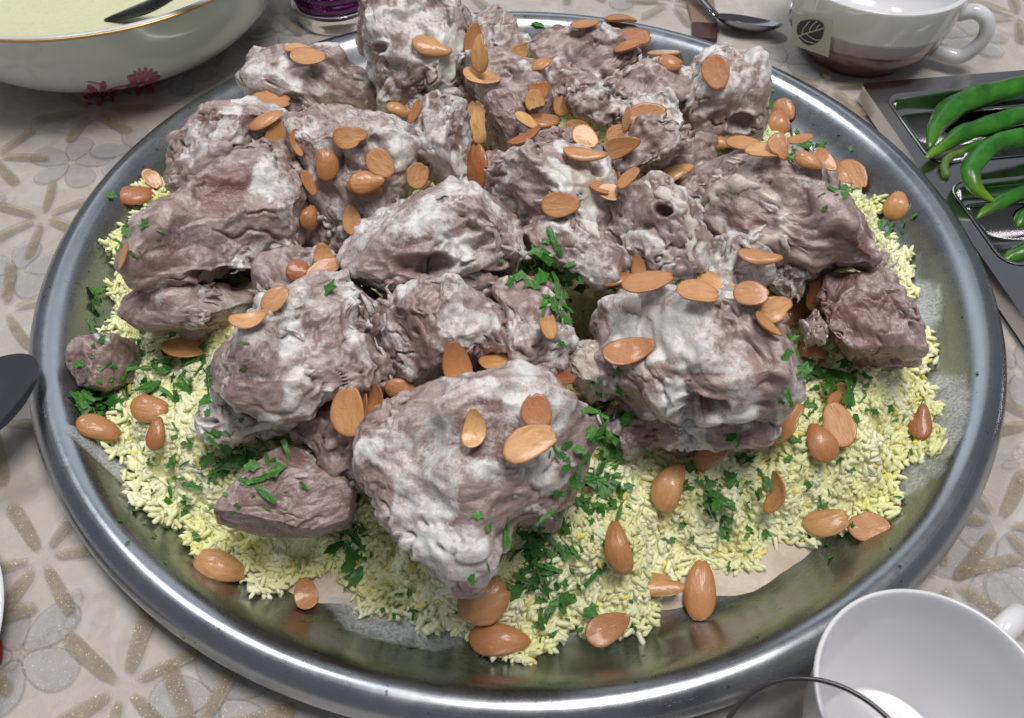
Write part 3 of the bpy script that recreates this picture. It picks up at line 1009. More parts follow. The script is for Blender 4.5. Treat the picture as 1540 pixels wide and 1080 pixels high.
meat('reddish fibrous meat chunk at the right edge of the rice', [(1222, 455), (1238, 415), (1258, 390), (1295, 402), (1345, 440), (1378, 485), (1384, 535), (1350, 560), (1305, 562), (1268, 535), (1235, 500)],
     T=.028, lift=.016, seed=28, sub=7, coat=.1, red=[(1290, 495, 70, 60, -40, .70), (1270, 420, 30, 14, 40, .4)], fibre=-70, tear=.9, shreds=4)
meat('stringy meat tuft between two almonds and the reddish chunk', [(1205, 480), (1230, 465), (1245, 490), (1240, 520), (1215, 515)], T=.008, lift=.018, seed=29, coat=.2, shreds=3)
meat('small round pink meat piece alone at the far left', [(98, 545), (108, 512), (150, 505), (200, 510), (222, 540), (212, 575), (165, 594), (118, 585)], T=.017, lift=.010, seed=30, coat=.12, tear=.3, calm=.6, red=[(155, 550, 60, 40, 0, .35)], shreds=2)
meat('purple faced meat block in the middle, behind the front wedge', [(582, 490), (600, 455), (650, 435), (715, 430), (755, 455), (762, 500), (745, 540), (695, 550), (640, 575), (600, 565), (585, 530)],
     T=.028, lift=.030, seed=31, sub=7, coat=.4, white=[(705, 490, 50, 38, 0, .85)], red=[(622, 510, 32, 42, 20, .55)], shreds=8, facets=6)
meat('torn meat piece with a chipped almond on it, in the middle', [(745, 445), (790, 428), (840, 440), (858, 490), (865, 545), (840, 575), (790, 570), (760, 540), (765, 490)],
     T=.020, lift=.028, seed=32, coat=.38, fibre=75, shreds=12)
meat('dark torn meat ridge behind the purple faced block', [(590, 440), (640, 425), (720, 415), (770, 425), (780, 450), (720, 450), (650, 455), (600, 462)], T=.014, lift=.034, seed=33, coat=.25, shreds=14, tear=1.4)
meat('shredded brown meat scrap right of the parsley topped chunk', [(530, 440), (560, 430), (590, 470), (602, 540), (592, 580), (560, 585), (535, 545), (545, 490)], T=.018, lift=.026, seed=34, coat=.25, fibre=-80, shreds=20, tear=1.5)
meat('big chunk left of centre with a parsley flake on its tip', [(312, 550), (335, 500), (385, 468), (430, 445), (480, 420), (525, 415), (542, 450), (540, 500), (575, 560), (560, 595), (510, 610), (470, 640), (410, 640), (350, 620), (318, 595)],
     T=.034, lift=.028, seed=35, sub=7, coat=.5, fibre=30, white=[(430, 530, 60, 30, 20, .5), (505, 450, 30, 25, 0, .6), (360, 540, 35, 50, 0, .4)], shreds=10, red=[(350, 580, 30, 26, 60, .2)])
meat('pale curled membrane at the lower left of the parsley topped chunk', [(288, 635), (302, 612), (340, 600), (400, 620), (440, 640), (400, 655), (365, 668), (335, 672), (300, 655)], T=.014, lift=.014, seed=36, coat=.5, fatall=.45, holes=[(316, 634, 20, 9, 0, .008)], shreds=2)
meat('dark meat underside below the three standing almonds', [(430, 640), (500, 620), (560, 640), (575, 690), (545, 735), (500, 720), (470, 680)], T=.018, lift=.014, seed=37, coat=.12, shreds=8)
meat('flat pinkish wedge of meat lying on the rice at the front left', [(322, 765), (345, 735), (400, 690), (450, 664), (490, 682), (515, 715), (536, 750), (530, 788), (475, 806), (420, 808), (350, 795), (318, 785)],
     T=.020, lift=.014, seed=38, sub=7, coat=.0, red=[(400, 715, 60, 22, 35, .55), (440, 760, 95, 45, 0, .32)], tear=.22, fibre=20, shreds=3, facets=5, calm=.45)
meat('large meat chunk right of front centre, smeared with yellowish sauce', [(880, 480), (905, 455), (960, 445), (1040, 452), (1110, 455), (1160, 475), (1200, 512), (1222, 565), (1205, 605), (1165, 640), (1100, 640), (1030, 640), (960, 630), (925, 600), (910, 560), (890, 530)],
     T=.036, lift=.028, seed=39, sub=7, coat=.5, fat=[(985, 500, 75, 45, 0, .5)], white=[(1000, 500, 85, 45, 0, 1.0), (1050, 545, 60, 25, 0, .8), (1100, 520, 40, 20, 0, .6)], holes=[(1050, 612, 34, 20, 0, .013)], fibre=-40, shreds=8)
meat('lower meat piece tucked under the large sauce smeared chunk', [(918, 660), (925, 625), (970, 612), (1050, 630), (1110, 625), (1165, 640), (1155, 670), (1090, 680), (1010, 675), (950, 688)], T=.018, lift=.012, seed=40, coat=.4, red=[(950, 660, 40, 16, 10, .5)], white=[(960, 625, 40, 14, 0, .7)], shreds=8)
meat('translucent yellowish gristle left of the large sauce smeared chunk', [(850, 545), (868, 520), (905, 515), (932, 560), (928, 595), (890, 602), (862, 585)], T=.014, lift=.022, seed=41, coat=.15, fatall=.75, tear=.3, shreds=0)
meat('front wedge of white coated meat pointing towards the camera', [(550, 650), (585, 605), (640, 580), (700, 585), (760, 560), (830, 568), (872, 605), (890, 665), (872, 735), (848, 785), (790, 788), (762, 800), (755, 850), (725, 878), (690, 905), (650, 860), (600, 815), (562, 775), (546, 710)],
     T=.036, lift=.030, seed=42, sub=7, coat=.46, white=[(640, 740, 60, 110, -15, .75), (700, 830, 55, 45, 0, .9), (820, 700, 40, 45, 30, .85), (610, 650, 50, 40, 0, .5)], red=[(735, 650, 52, 48, 0, .55)], fibre=10, shreds=10)


meat('dark meat piece deep in the gap behind the central hollow chunk', [(690, 250), (740, 232), (800, 240), (800, 290), (760, 335), (700, 310)], T=.018, lift=.014, seed=50, coat=.2, shreds=6)
meat('shadowed meat piece deep in the gap left of the cut bone chunk', [(945, 235), (1000, 215), (1075, 205), (1085, 250), (1040, 300), (970, 290)], T=.018, lift=.014, seed=51, coat=.2, shreds=6)
meat('low meat piece filling the notch below the tall back chunk', [(560, 165), (620, 140), (700, 130), (740, 160), (700, 200), (620, 205)], T=.018, lift=.012, seed=52, coat=.3, shreds=4)
meat('low meat piece in the gap right of the big left chunk', [(440, 260), (490, 250), (520, 320), (500, 390), (455, 390), (440, 330)], T=.018, lift=.012, seed=53, coat=.2, shreds=4)


# ---- fat strips, bone ring: parts of the chunk they belong to
def surf(px, py):
    d = ray(px, py); dn = Vector(d).normalized()
    ok, loc, nor, i_, ob, m_ = scene.ray_cast(DG, Vector(CAM), dn)
    return (np.array(loc), np.array(nor), ob) if ok else (None, None, None)


bpy.context.view_layer.update()
DG = bpy.context.evaluated_depsgraph_get()


def fat_strip(owner, pxs, rpx, name='fat_strip', fatv=.95, coatv=.35, dark=0.0, seed=0, flat=.38, closed=False):
    pts = []
    for x, y in pxs:
        loc, nor, ob = surf(x, y)
        if loc is None: continue
        tc = CAM - loc; tc /= np.linalg.norm(tc)
        pts.append(loc + tc * .0012)
    z = to_px(np.mean(pts, 0))[2]
    P = smooth_prof(pts, 6)
    # even out the depth so the strip does not kink
    P = np.array(P)
    for _ in range(8): P[1:-1] = .5 * P[1:-1] + .25 * (P[:-2] + P[2:])
    n = len(P)
    rad = [rpx / FPX * z * (1 + .22 * math.sin(i * .9 + seed) + .1 * math.sin(i * 2.3)) * (min(1, .35 + 2.4 * min(i, n - 1 - i) / n) if not closed else 1) for i in range(n)]
    tcm = CAM - P.mean(0); P = P - tcm / np.linalg.norm(tcm) * .0012
    up = CAM - P.mean(0)
    V, Fc = tube(P, rad, 12, flat, up / np.linalg.norm(up))
    V = np.array(V)
    V += .0006 * np.stack([fbm(V * 260 + k * 13, 2) for k in range(3)], -1) * 2.2
    base = np.array(owner.location)
    me = py_mesh(name, V - base, Fc)
    attr(me, 'coat', np.full(len(V), coatv)); attr(me, 'red', np.full(len(V), dark)); attr(me, 'fat', np.full(len(V), fatv))
    return link(name, me, M['meat'], owner)


by = {o['label']: o for o in ALLMEAT}
def find(s): return next(o for k, o in by.items() if s in k)
o23 = find('thick white fat strip')
fat_strip(o23, [(968, 275), (990, 285), (1015, 305), (1035, 325), (1040, 345), (1036, 375), (1046, 402)], 9, seed=1)
o24 = find('round cut bone')
fat_strip(o24, [(1085, 290), (1110, 275), (1140, 282)], 12, 'fat_lip', .55, .3, seed=3)
fat_strip(find('sauce smeared chunk'.replace('sauce', 'yellowish sauce').replace('smeared chunk', '')) if False else by['large meat chunk right of front centre, smeared with yellowish sauce'],
          [(872, 432), (905, 440), (935, 450), (960, 462), (985, 480)], 11, 'fat_strip', .85, .1, seed=4)
fat_strip(find('central chunk with a deep torn'), [(700, 330), (722, 338), (742, 345), (750, 370), (752, 395)], 5, 'skin_edge', .4, .25, seed=5)
fat_strip(find('pale cream coated chunk'), [(850, 325), (880, 335), (895, 350), (902, 362)], 8, 'fat_strip', .9, .5, seed=6)
fat_strip(find('pale curled membrane'), [(300, 650), (330, 662), (365, 655), (395, 640), (440, 632)], 7, 'fat_strip', .55, .4, seed=10)
fat_strip(find('big ridged'), [(1240, 258), (1262, 268), (1285, 282)], 8, 'fat_lip', .4, .4, seed=11)
# ================================================================== ALMONDS
bpy.context.view_layer.update()
DG = bpy.context.evaluated_depsgraph_get()


def almond_mesh(name, wr=.56, tr=.16, tip=.35, notch=.0, bow=0.0, chip=None, seed=0, bend=0.0, dent=0.0, da=2.0):
    """unit-length split almond: flat face towards +z, domed back towards -z; blunt end at -x, pointed tip at +x"""
    r_ = random.Random(seed)
    NTH, NRG = 36, 6
    V, E, Fc = [], [], []

    def outline(a):
        x = .5 * math.cos(a)
        y = .5 * wr * math.sin(a) * (1 - tip * (x + .06)) * (1 + .02 * math.sin(3 * a + seed))
        if notch and abs(math.atan2(math.sin(a), math.cos(a))) < .22:
            x -= notch * (1 - abs(math.atan2(math.sin(a), math.cos(a))) / .22)
        y += bend * (x * x - .1)
        if dent:
            k_ = math.exp(-((math.atan2(math.sin(a - da), math.cos(a - da))) / .28) ** 2); x *= 1 - dent * k_; y *= 1 - dent * k_
        if chip:
            lim = chip + .03 * math.sin(y * 40 + seed)
            x = min(x, lim)
        return x, y
    def zb(x): return bow * (4 * x * x - .4)
    # front face rings (flat with a faint raised rim and shallow middle)
    V.append((0, 0, -.012 + zb(0))); E.append(0.0)
    fr = [.35, .65, .85, .95, 1.0]
    for f in fr:
        for k in range(NTH):
            x, y = outline(2 * math.pi * k / NTH)
            V.append((x * f, y * f, {.35: -.010, .65: -.004, .85: .004, .95: .004, 1.0: -.008}[f] + zb(x * f)))
            E.append({.35: 0, .65: .05, .85: .2, .95: .55, 1.0: 1.0}[f])
    bk = [.97, .86, .62, .3]
    for f in bk:
        for k in range(NTH):
            a = 2 * math.pi * k / NTH
            x, y = outline(a)
            gro = 1 - .05 * (math.sin(y * f * 38 / wr * .6 + seed) ** 2)
            V.append((x * f, y * f, -.015 - tr * gro * (1 - f ** 2.2) ** .62 + zb(x * f))); E.append(.35 * f)
    V.append((0, 0, -.015 - tr + zb(0))); E.append(0)
    def rg(i): return 1 + i * NTH
    for k in range(NTH):
        k2 = (k + 1) % NTH
        Fc.append((0, rg(0) + k, rg(0) + k2))
        for i in range(len(fr) + len(bk) - 1):
            Fc.append((rg(i) + k, rg(i + 1) + k, rg(i + 1) + k2, rg(i) + k2))
        Fc.append((len(V) - 1, rg(len(fr) + len(bk) - 1) + k2, rg(len(fr) + len(bk) - 1) + k))
    V = [(x + r_.gauss(0, .002), y + r_.gauss(0, .002), z + r_.gauss(0, .0015)) for x, y, z in V]
    me = py_mesh(name, V, Fc); attr(me, 'edge', E)
    me.materials.append(M['almond'])
    me.polygons.foreach_set('use_smooth', np.ones(len(me.polygons), dtype=bool))
    return me


AL = {'a': almond_mesh('almond_half', .58, .115, .35, .05, 0, None, 1), 'b': almond_mesh('almond_half', .54, .13, .55, .0, .05, None, 2), 'c': almond_mesh('almond_half', .62, .11, .25, .07, -.05, None, 3),
      'd': almond_mesh('almond_half', .56, .15, .45, .03, .10, None, 4), 'e': almond_mesh('almond_half', .50, .12, .6, .04, .14, None, 6, .25), 'g': almond_mesh('almond_half', .64, .10, .15, .09, .02, None, 7, -.15, .14, 2.2),
      'h': almond_mesh('almond_half', .56, .14, .5, .0, -.10, None, 8, .12, .20, -.9), 'i': almond_mesh('almond_half', .60, .12, .3, .02, .0, .42, 9, -.2), 'x': almond_mesh('almond_piece', .66, .16, .2, 0, 0, .22, 5)}


def rip(x, y):
    loc, nor, ob = surf(x, y)
    return loc


def almond(x, y, ln, wd, ang, face, tone, where, v=None, lift=0.0):
    """ln, wd: seen length and width; the piece is laid on whatever is under it"""
    a = math.radians(ang)
    d2 = np.array([math.cos(a), -math.sin(a)]); s2 = np.array([math.sin(a), math.cos(a)])
    pts = []
    for i in (-.38, 0, .38):
        for j in (-.32, 0, .32):
            q = np.array([x, y]) + d2 * ln * i + s2 * wd * j
            p = rip(*q)
            if p is not None: pts.append(p)
    P = np.array(pts); dep = (P - CAM) @ F_
    md = np.median(dep)
    ok = np.abs(dep - md) < .014
    P = P[ok]; c = P.mean(0)
    # local plane (kept from being seen too edge-on, unless the photo shows it so)
    tc = CAM - c; tc /= np.linalg.norm(tc)
    if len(P) >= 4:
        u_, s_, vt = np.linalg.svd(P - c); n = vt[2]
        if n @ tc < 0: n = -n
    else: n = tc
    n = n * .6 + tc * .35 + np.array([0, 0, .35]); n /= np.linalg.norm(n)
    _, _, zc = to_px(c)
    k = zc / FPX
    e1 = R_ * d2[0] - U_ * d2[1]; e2 = R_ * s2[0] - U_ * s2[1]
    # required foreshortening of the width
    L0 = min(max(ln * k * .97, .010), .0265)
    W0 = .56 * L0
    ratio = wd * k / W0
    if ratio < .93:                                   # tip it about its long axis, face turned upwards
        tl = math.acos(max(.22, min(1, ratio)))
        sgn = 1 if e2 @ np.array([0, 0, 1.]) > 0 else -1
        n = tc * math.cos(tl) + e2 * sgn * math.sin(tl)
    else:
        n = .55 * n + .45 * tc
    n = n / np.linalg.norm(n)
    ex = e1 - n * (e1 @ n); ex /= np.linalg.norm(ex)
    fore = np.linalg.norm(e1 - tc * (e1 @ tc)) * abs(ex @ e1)
    L0 = min(L0 / max(.7, ex @ e1), .029)
    ey = np.cross(n, ex)
    mesh = AL[v or 'abcdeghi'[int(x * 7 + y * 3) % 8]]
    wsc = min(max((wd * k) / (.56 * L0) if ratio >= .93 else 1.0, .85), 1.35)
    fl = 1 if face == 'f' else -1
    # rest height: back of the nut touches the surface
    thick = .16 * L0
    hit = min(dep[ok])
    cc = CAM + (ray(x, y)) * (np.median(dep[ok]))
    onrice = surf(x, y)[2].name.startswith('rice')
    cc = cc + n * (.0016 if onrice else 0) + n * (thick * (.75 if face == 'f' else .12)) + tc * (.0021 + lift)
    o = bpy.data.objects.new('almond_piece' if v == 'x' else 'almond_half', mesh); COL.objects.link(o)
    if fl < 0: ey = -ey; n2 = -n
    else: n2 = n
    Mx = Matrix(((ex[0] * L0, ey[0] * L0 * wsc, n2[0] * L0, cc[0]), (ex[1] * L0, ey[1] * L0 * wsc, n2[1] * L0, cc[1]), (ex[2] * L0, ey[2] * L0 * wsc, n2[2] * L0, cc[2]), (0, 0, 0, 1)))
    o.matrix_world = Mx
    lo, hi = np.array([.78, .48, .21]), np.array([.38, .12, .036])
    tone = min(1, max(0, tone + random.gauss(0, .17)))
    col = lo * (1 - tone) + hi * tone
    o.color = (col[0], col[1], col[2], 1)
    word = 'pale' if tone < .2 else ('golden' if tone < .45 else ('orange brown' if tone < .7 else 'dark brown'))
    kind = 'almond half' if v != 'x' else 'broken almond piece'
    tag(o, f'{word} {kind} {where}', 'almond', 'fried almonds scattered over the dish')
    placed.append((o, cc))
    return o


placed = []
ALM = [
    (449, 77, 46, 16, 5, 'f', .35, 'half hidden under another on the back left grey chunk', None, 0),
    (464, 88, 55, 25, 5, 'f', .5, 'on top of the back left grey chunk near the rim', None, .004),
    (409, 154, 58, 25, 3, 'f', .45, 'uppermost of the row at the left of the long pale chunk', None, .001),
    (402, 182, 60, 22, 30, 'c', .5, 'slanting, second of the row above the reddish faced left chunk', None, .002),
    (418, 206, 56, 37, 78, 'f', .45, 'upright, touching the top of the big left chunk', None, .003),
    (445, 216, 38, 18, -70, 'f', .55, 'small, right behind the upright one on the big left chunk', None, .0),
    (491, 246, 55, 32, 95, 'c', .75, 'standing at the left edge of the long pale chunk', None, 0),
    (463, 277, 34, 17, -60, 'f', .4, 'wedged in the gap right of the big left chunk, upper one', None, 0),
    (465, 327, 40, 32, 80, 'c', .85, 'deep in the gap right of the big left chunk', None, .004),
    (203, 294, 58, 26, 15, 'c', .5, 'lying on the steel at the upper left rice corner', None, 0),
    (229, 270, 36, 22, -45, 'f', .5, 'tilted against the upper left sloping chunk on the steel', None, 0),
    (650, 72, 64, 29, -10, 'c', .4, 'on the face of the tall white chunk at the back', None, 0),
    (719, 52, 34, 15, 85, 'f', .35, 'thin, behind the crossed pair at the back centre', None, 0),
    (709, 63, 52, 25, 95, 'f', .5, 'left one of the crossed upright pair at the back', None, .002),
    (725, 81, 56, 25, 83, 'f', .45, 'right one of the crossed upright pair at the back', None, .005),
    (724, 119, 60, 25, -10, 'f', .4, 'lying flat just below the crossed upright pair', None, 0),
    (880, 40, 46, 16, 3, 'f', .5, 'left of the two lying at the very back rim', None, 0),
    (933, 33, 52, 15, -6, 'f', .5, 'right of the two lying at the very back rim', None, 0),
    (949, 73, 54, 18, 8, 'f', .6, 'lower of the stacked pair at the back right', None, 0),
    (952, 62, 57, 28, 8, 'f', .5, 'upper of the stacked pair at the back right', None, .004),
    (1000, 85, 55, 14, -3, 'f', .5, 'seen edge on, left of the back right block', None, .002),
    (1008, 95, 40, 20, -15, 'c', .7, 'dark underneath the edge on one by the back right block', None, 0),
    (784, 76, 36, 28, 30, 'f', .3, 'small and translucent in the back centre', None, 0),
    (814, 97, 32, 16, 20, 'c', .5, 'small, beside the translucent one in the back centre', None, 0),
    (809, 133, 34, 30, 100, 'f', .5, 'upper of two chips in the back centre', 'x', .002),
    (804, 154, 30, 26, -70, 'f', .3, 'lower of two chips in the back centre', 'x', .004),
    (848, 155, 42, 27, 82, 'f', .35, 'cut off upright one right of the two chips', 'x', .003),
    (718, 184, 67, 34, 97, 'f', .4, 'large upright on the centre, beside the purple lump', None, .004),
    (719, 252, 74, 29, 85, 'c', .9, 'glossy convex, standing in the centre gap', None, .004),
    (790, 184, 42, 16, -32, 'f', .05, 'whitish sliver left in the central cluster', None, .003),
    (814, 183, 66, 23, -3, 'c', .45, 'top left of the central cluster', None, .005),
    (792, 209, 58, 16, 25, 'f', .6, 'narrow edge on one below the central cluster', None, .003),
    (880, 208, 46, 33, -40, 'f', .35, 'lower right of the central cluster, leaning down', None, .002),
    (871, 190, 37, 19, -5, 'f', .5, 'small, topmost right of the central cluster', None, .007),
    (880, 234, 70, 22, -8, 'c', .5, 'long, lying across the top of the central pale chunk', None, .003),
    (931, 220, 66, 34, 22, 'f', .55, 'large, under a smaller one left of the torn purple flap', None, .002),
    (929, 203, 38, 29, 30, 'f', .45, 'small, on a larger one left of the torn purple flap', None, .007),
    (973, 175, 62, 37, 10, 'f', .65, 'curved dark backed one behind the torn purple flap', None, .004),
    (946, 180, 30, 9, 78, 'f', .25, 'splinter standing left of the curved dark one', None, .008),
    (527, 207, 54, 34, 8, 'f', .5, 'upper one on the long pale chunk left of centre', None, 0),
    (573, 247, 50, 37, -45, 'f', .5, 'right upper of the glossy group left of centre', None, .002),
    (549, 282, 56, 30, -8, 'c', .6, 'lower of the glossy group left of centre', None, 0),
    (552, 274, 54, 34, 10, 'c', .45, 'shiny, top of the glossy group left of centre', None, .005),
    (627, 264, 42, 36, 60, 'f', .45, 'round looking one above the yellow fat left of centre', None, .002),
    (647, 274, 38, 17, 45, 'f', .4, 'narrow one leaning beside the yellow fat left of centre', None, .002),
    (529, 331, 48, 28, 95, 'f', .3, 'upright on the lower end of the long pale chunk', None, 0),
    (599, 166, 40, 19, -20, 'c', .5, 'in the dark notch below the tall back chunk', None, 0),
    (627, 169, 36, 15, 60, 'f', .5, 'edge on in the notch below the tall back chunk', None, .002),
    (844, 308, 61, 37, 3, 'f', .42, 'alone on the pale cream chunk in the centre', None, 0),
    (919, 291, 32, 22, -15, 'f', .6, 'chip at the left of the fat strip chunk', 'x', .002),
    (936, 278, 30, 10, 80, 'f', .5, 'sliver above the fat strip chunk', None, .003),
    (951, 274, 46, 17, 38, 'f', .55, 'slanting above the fat strip chunk', None, .003),
    (1015, 264, 66, 23, 18, 'c', .3, 'long, left of the chunk with the cut bone', None, .004),
    (1077, 111, 56, 40, -76, 'f', .5, 'large upright on the back right block', None, 0),
    (1179, 167, 40, 33, -60, 'c', .65, 'upper of the two standing at the upper right rice edge', None, 0),
    (1169, 188, 50, 38, 80, 'c', .55, 'lower of the two standing at the upper right rice edge', None, .005),
    (1082, 214, 38, 19, -15, 'c', .55, 'peeking out under the back right block', None, .002),
    (1120, 221, 60, 22, -15, 'f', .55, 'leftmost of the spilled row behind the cut bone chunk', None, 0),
    (1150, 232, 62, 22, -12, 'f', .45, 'second of the spilled row behind the cut bone chunk', None, .003),
    (1172, 222, 42, 28, -70, 'f', .45, 'upright in the spilled row behind the cut bone chunk', None, .003),
    (1203, 217, 42, 15, 3, 'f', .6, 'edge on against the parsley at the upper right', None, .002),
    (1216, 243, 42, 24, -30, 'c', .5, 'in the middle of the spilled row by the upper right parsley', None, .001),
    (1240, 243, 46, 28, -48, 'f', .5, 'right of the upper right parsley sprig', None, .001),
    (1262, 262, 46, 22, -50, 'f', .5, 'split one next to the last of the spilled row', None, 0),
    (1282, 267, 58, 36, -60, 'f', .55, 'last of the spilled row at the right rice edge', None, .003),
    (1348, 309, 48, 40, 75, 'c', .5, 'standing alone on the steel at the right rice edge', None, 0),
    (1142, 388, 68, 23, -15, 'c', .55, 'narrow, below the cut bone on the white lump', None, .002),
    (1076, 429, 66, 29, -25, 'f', .5, 'behind, third of the row on the sauce smeared chunk', None, .0),
    (1050, 443, 68, 30, -18, 'f', .5, 'second of the row on the sauce smeared chunk', None, .003),
    (1130, 444, 44, 36, -12, 'f', .5, 'round looking, fourth of the row on the sauce smeared chunk', None, .001),
    (1228, 444, 50, 15, 75, 'f', .55, 'edge on, left of the reddish right chunk', None, .001),
    (1165, 465, 58, 40, 20, 'f', .4, 'flat, under the shiny one at the right end of the row', None, 0),
    (1187, 472, 50, 38, 35, 'c', .5, 'shiny convex at the right end of the row', None, .005),
    (927, 421, 54, 19, 8, 'c', .55, 'leftmost of the row on the sauce smeared chunk', None, 0),
    (961, 404, 36, 23, 95, 'f', .5, 'standing behind the row on the sauce smeared chunk', None, .001),
    (975, 429, 80, 30, 6, 'f', .5, 'longest of the row on the sauce smeared chunk', None, .004),
    (947, 530, 82, 40, 10, 'f', .48, 'big, alone on the sauce smeared chunk face', None, 0),
    (1152, 491, 44, 17, -48, 'f', .5, 'curled, on the right shoulder of the sauce smeared chunk', None, .001),
    (1218, 530, 46, 40, -20, 'c', .4, 'shiny, at the right side of the sauce smeared chunk', None, .001),
    (1184, 642, 80, 38, 42, 'f', .5, 'large, leaning at the lower right of the sauce smeared chunk', None, .001),
    (1067, 685, 56, 38, 28, 'c', .7, 'shiny dark, below the sauce smeared chunk on the rice', None, 0),
    (1263, 596, 36, 19, 55, 'f', .55, 'small, at the parsley right of the sauce smeared chunk', None, 0),
    (1262, 642, 68, 44, 108, 'f', .45, 'big upright, right one of the pair on the right rice', None, 0),
    (1232, 667, 60, 46, 110, 'c', .45, 'glossy, left one of the pair on the right rice', None, .004),
    (1385, 637, 54, 33, 85, 'c', .5, 'standing on the steel at the far right', None, 0),
    (1174, 742, 68, 24, 82, 'f', .45, 'narrow, stuck upright in the right front rice', None, 0),
    (1008, 732, 82, 50, 68, 'c', .3, 'large pale, upright on the rice right of the front wedge', None, 0),
    (929, 823, 84, 44, 100, 'c', .42, 'upright on the front rice near its edge', None, 0),
    (993, 885, 74, 32, -12, 'c', .55, 'lying left of a steep one at the front rice edge', None, 0),
    (1053, 887, 88, 46, 85, 'c', .5, 'steep, at the front edge over the flatbread', None, .001),
    (914, 945, 74, 46, 28, 'f', .6, 'lying on the front steel right of the rice tip', None, 0),
    (731, 902, 90, 60, 35, 'c', .45, 'large glossy, against the tip of the front wedge', None, 0),
    (752, 963, 96, 52, -4, 'c', .55, 'large wrinkled, nearest the camera at the front', None, 0),
    (332, 853, 86, 46, -18, 'c', .52, 'big, on the steel at the front left', None, 0),
    (460, 893, 46, 40, 100, 'f', .55, 'small round looking, on the steel at the front left', None, 0),
    (1245, 788, 72, 36, 5, 'c', .42, 'left of a pair at the right front edge', None, 0),
    (1308, 795, 56, 42, -15, 'f', .6, 'right of a pair at the right front edge', None, 0),
    (279, 532, 66, 26, 5, 'f', .5, 'on the parsley under the left meat strip', None, .001),
    (228, 617, 60, 40, -10, 'c', .65, 'flat, upper of two on the left rice', None, .001),
    (238, 653, 52, 29, 85, 'c', .65, 'upright, lower of two on the left rice', None, .003),
    (149, 647, 66, 37, -15, 'c', .6, 'shiny, on the steel at the far left', None, 0),
    (378, 482, 62, 26, 22, 'f', .25, 'pale yellow, tucked left of the parsley topped chunk', None, .002),
    (415, 451, 40, 30, 50, 'f', .45, 'torn, above the pale yellow one at the left', None, .002),
    (453, 409, 42, 34, -10, 'c', .75, 'left one of the trio behind the parsley topped chunk', None, 0),
    (486, 387, 44, 30, 100, 'f', .4, 'rear one of the trio behind the parsley topped chunk', None, .002),
    (488, 407, 58, 26, 28, 'f', .55, 'front one of the trio behind the parsley topped chunk', None, .005),
    (686, 547, 74, 44, 105, 'f', .5, 'upright behind the front wedge, against the purple faced block', None, .003),
    (753, 548, 68, 24, 5, 'f', .3, 'thin pale, lying at the top of the front wedge', None, .002),
    (821, 488, 40, 21, 105, 'f', .25, 'chip on the torn middle piece', 'x', .001),
    (841, 567, 46, 27, -8, 'f', .55, 'curled, at the upper right of the front wedge', 'd', .001),
    (807, 618, 58, 48, 95, 'f', .5, 'broad, rear right on the front wedge', None, 0),
    (800, 669, 92, 46, 25, 'f', .55, 'largest on the front wedge, lying aslant', None, .004),
    (712, 644, 62, 41, 85, 'f', .12, 'upright on the reddish patch of the front wedge', None, 0),
    (571, 602, 52, 24, 85, 'f', .6, 'third of the standing trio left of the front wedge', None, 0),
    (552, 616, 72, 26, 82, 'f', .45, 'middle of the standing trio left of the front wedge', None, .002),
    (527, 618, 80, 50, 97, 'f', .42, 'first and largest of the standing trio left of the front wedge', None, .005),
    (603, 585, 50, 30, -12, 'c', .65, 'roundish, lying right of the standing trio', None, .001),
    (190, 385, 30, 14, 75, 'f', .6, 'sliver half buried in the rice at the left edge', None, 0),
    (905, 286, 26, 16, -20, 'f', .6, 'tiny chip by the pale cream chunk', 'x', .001),
]
for i, A_ in enumerate(ALM):
    almond(*A_)

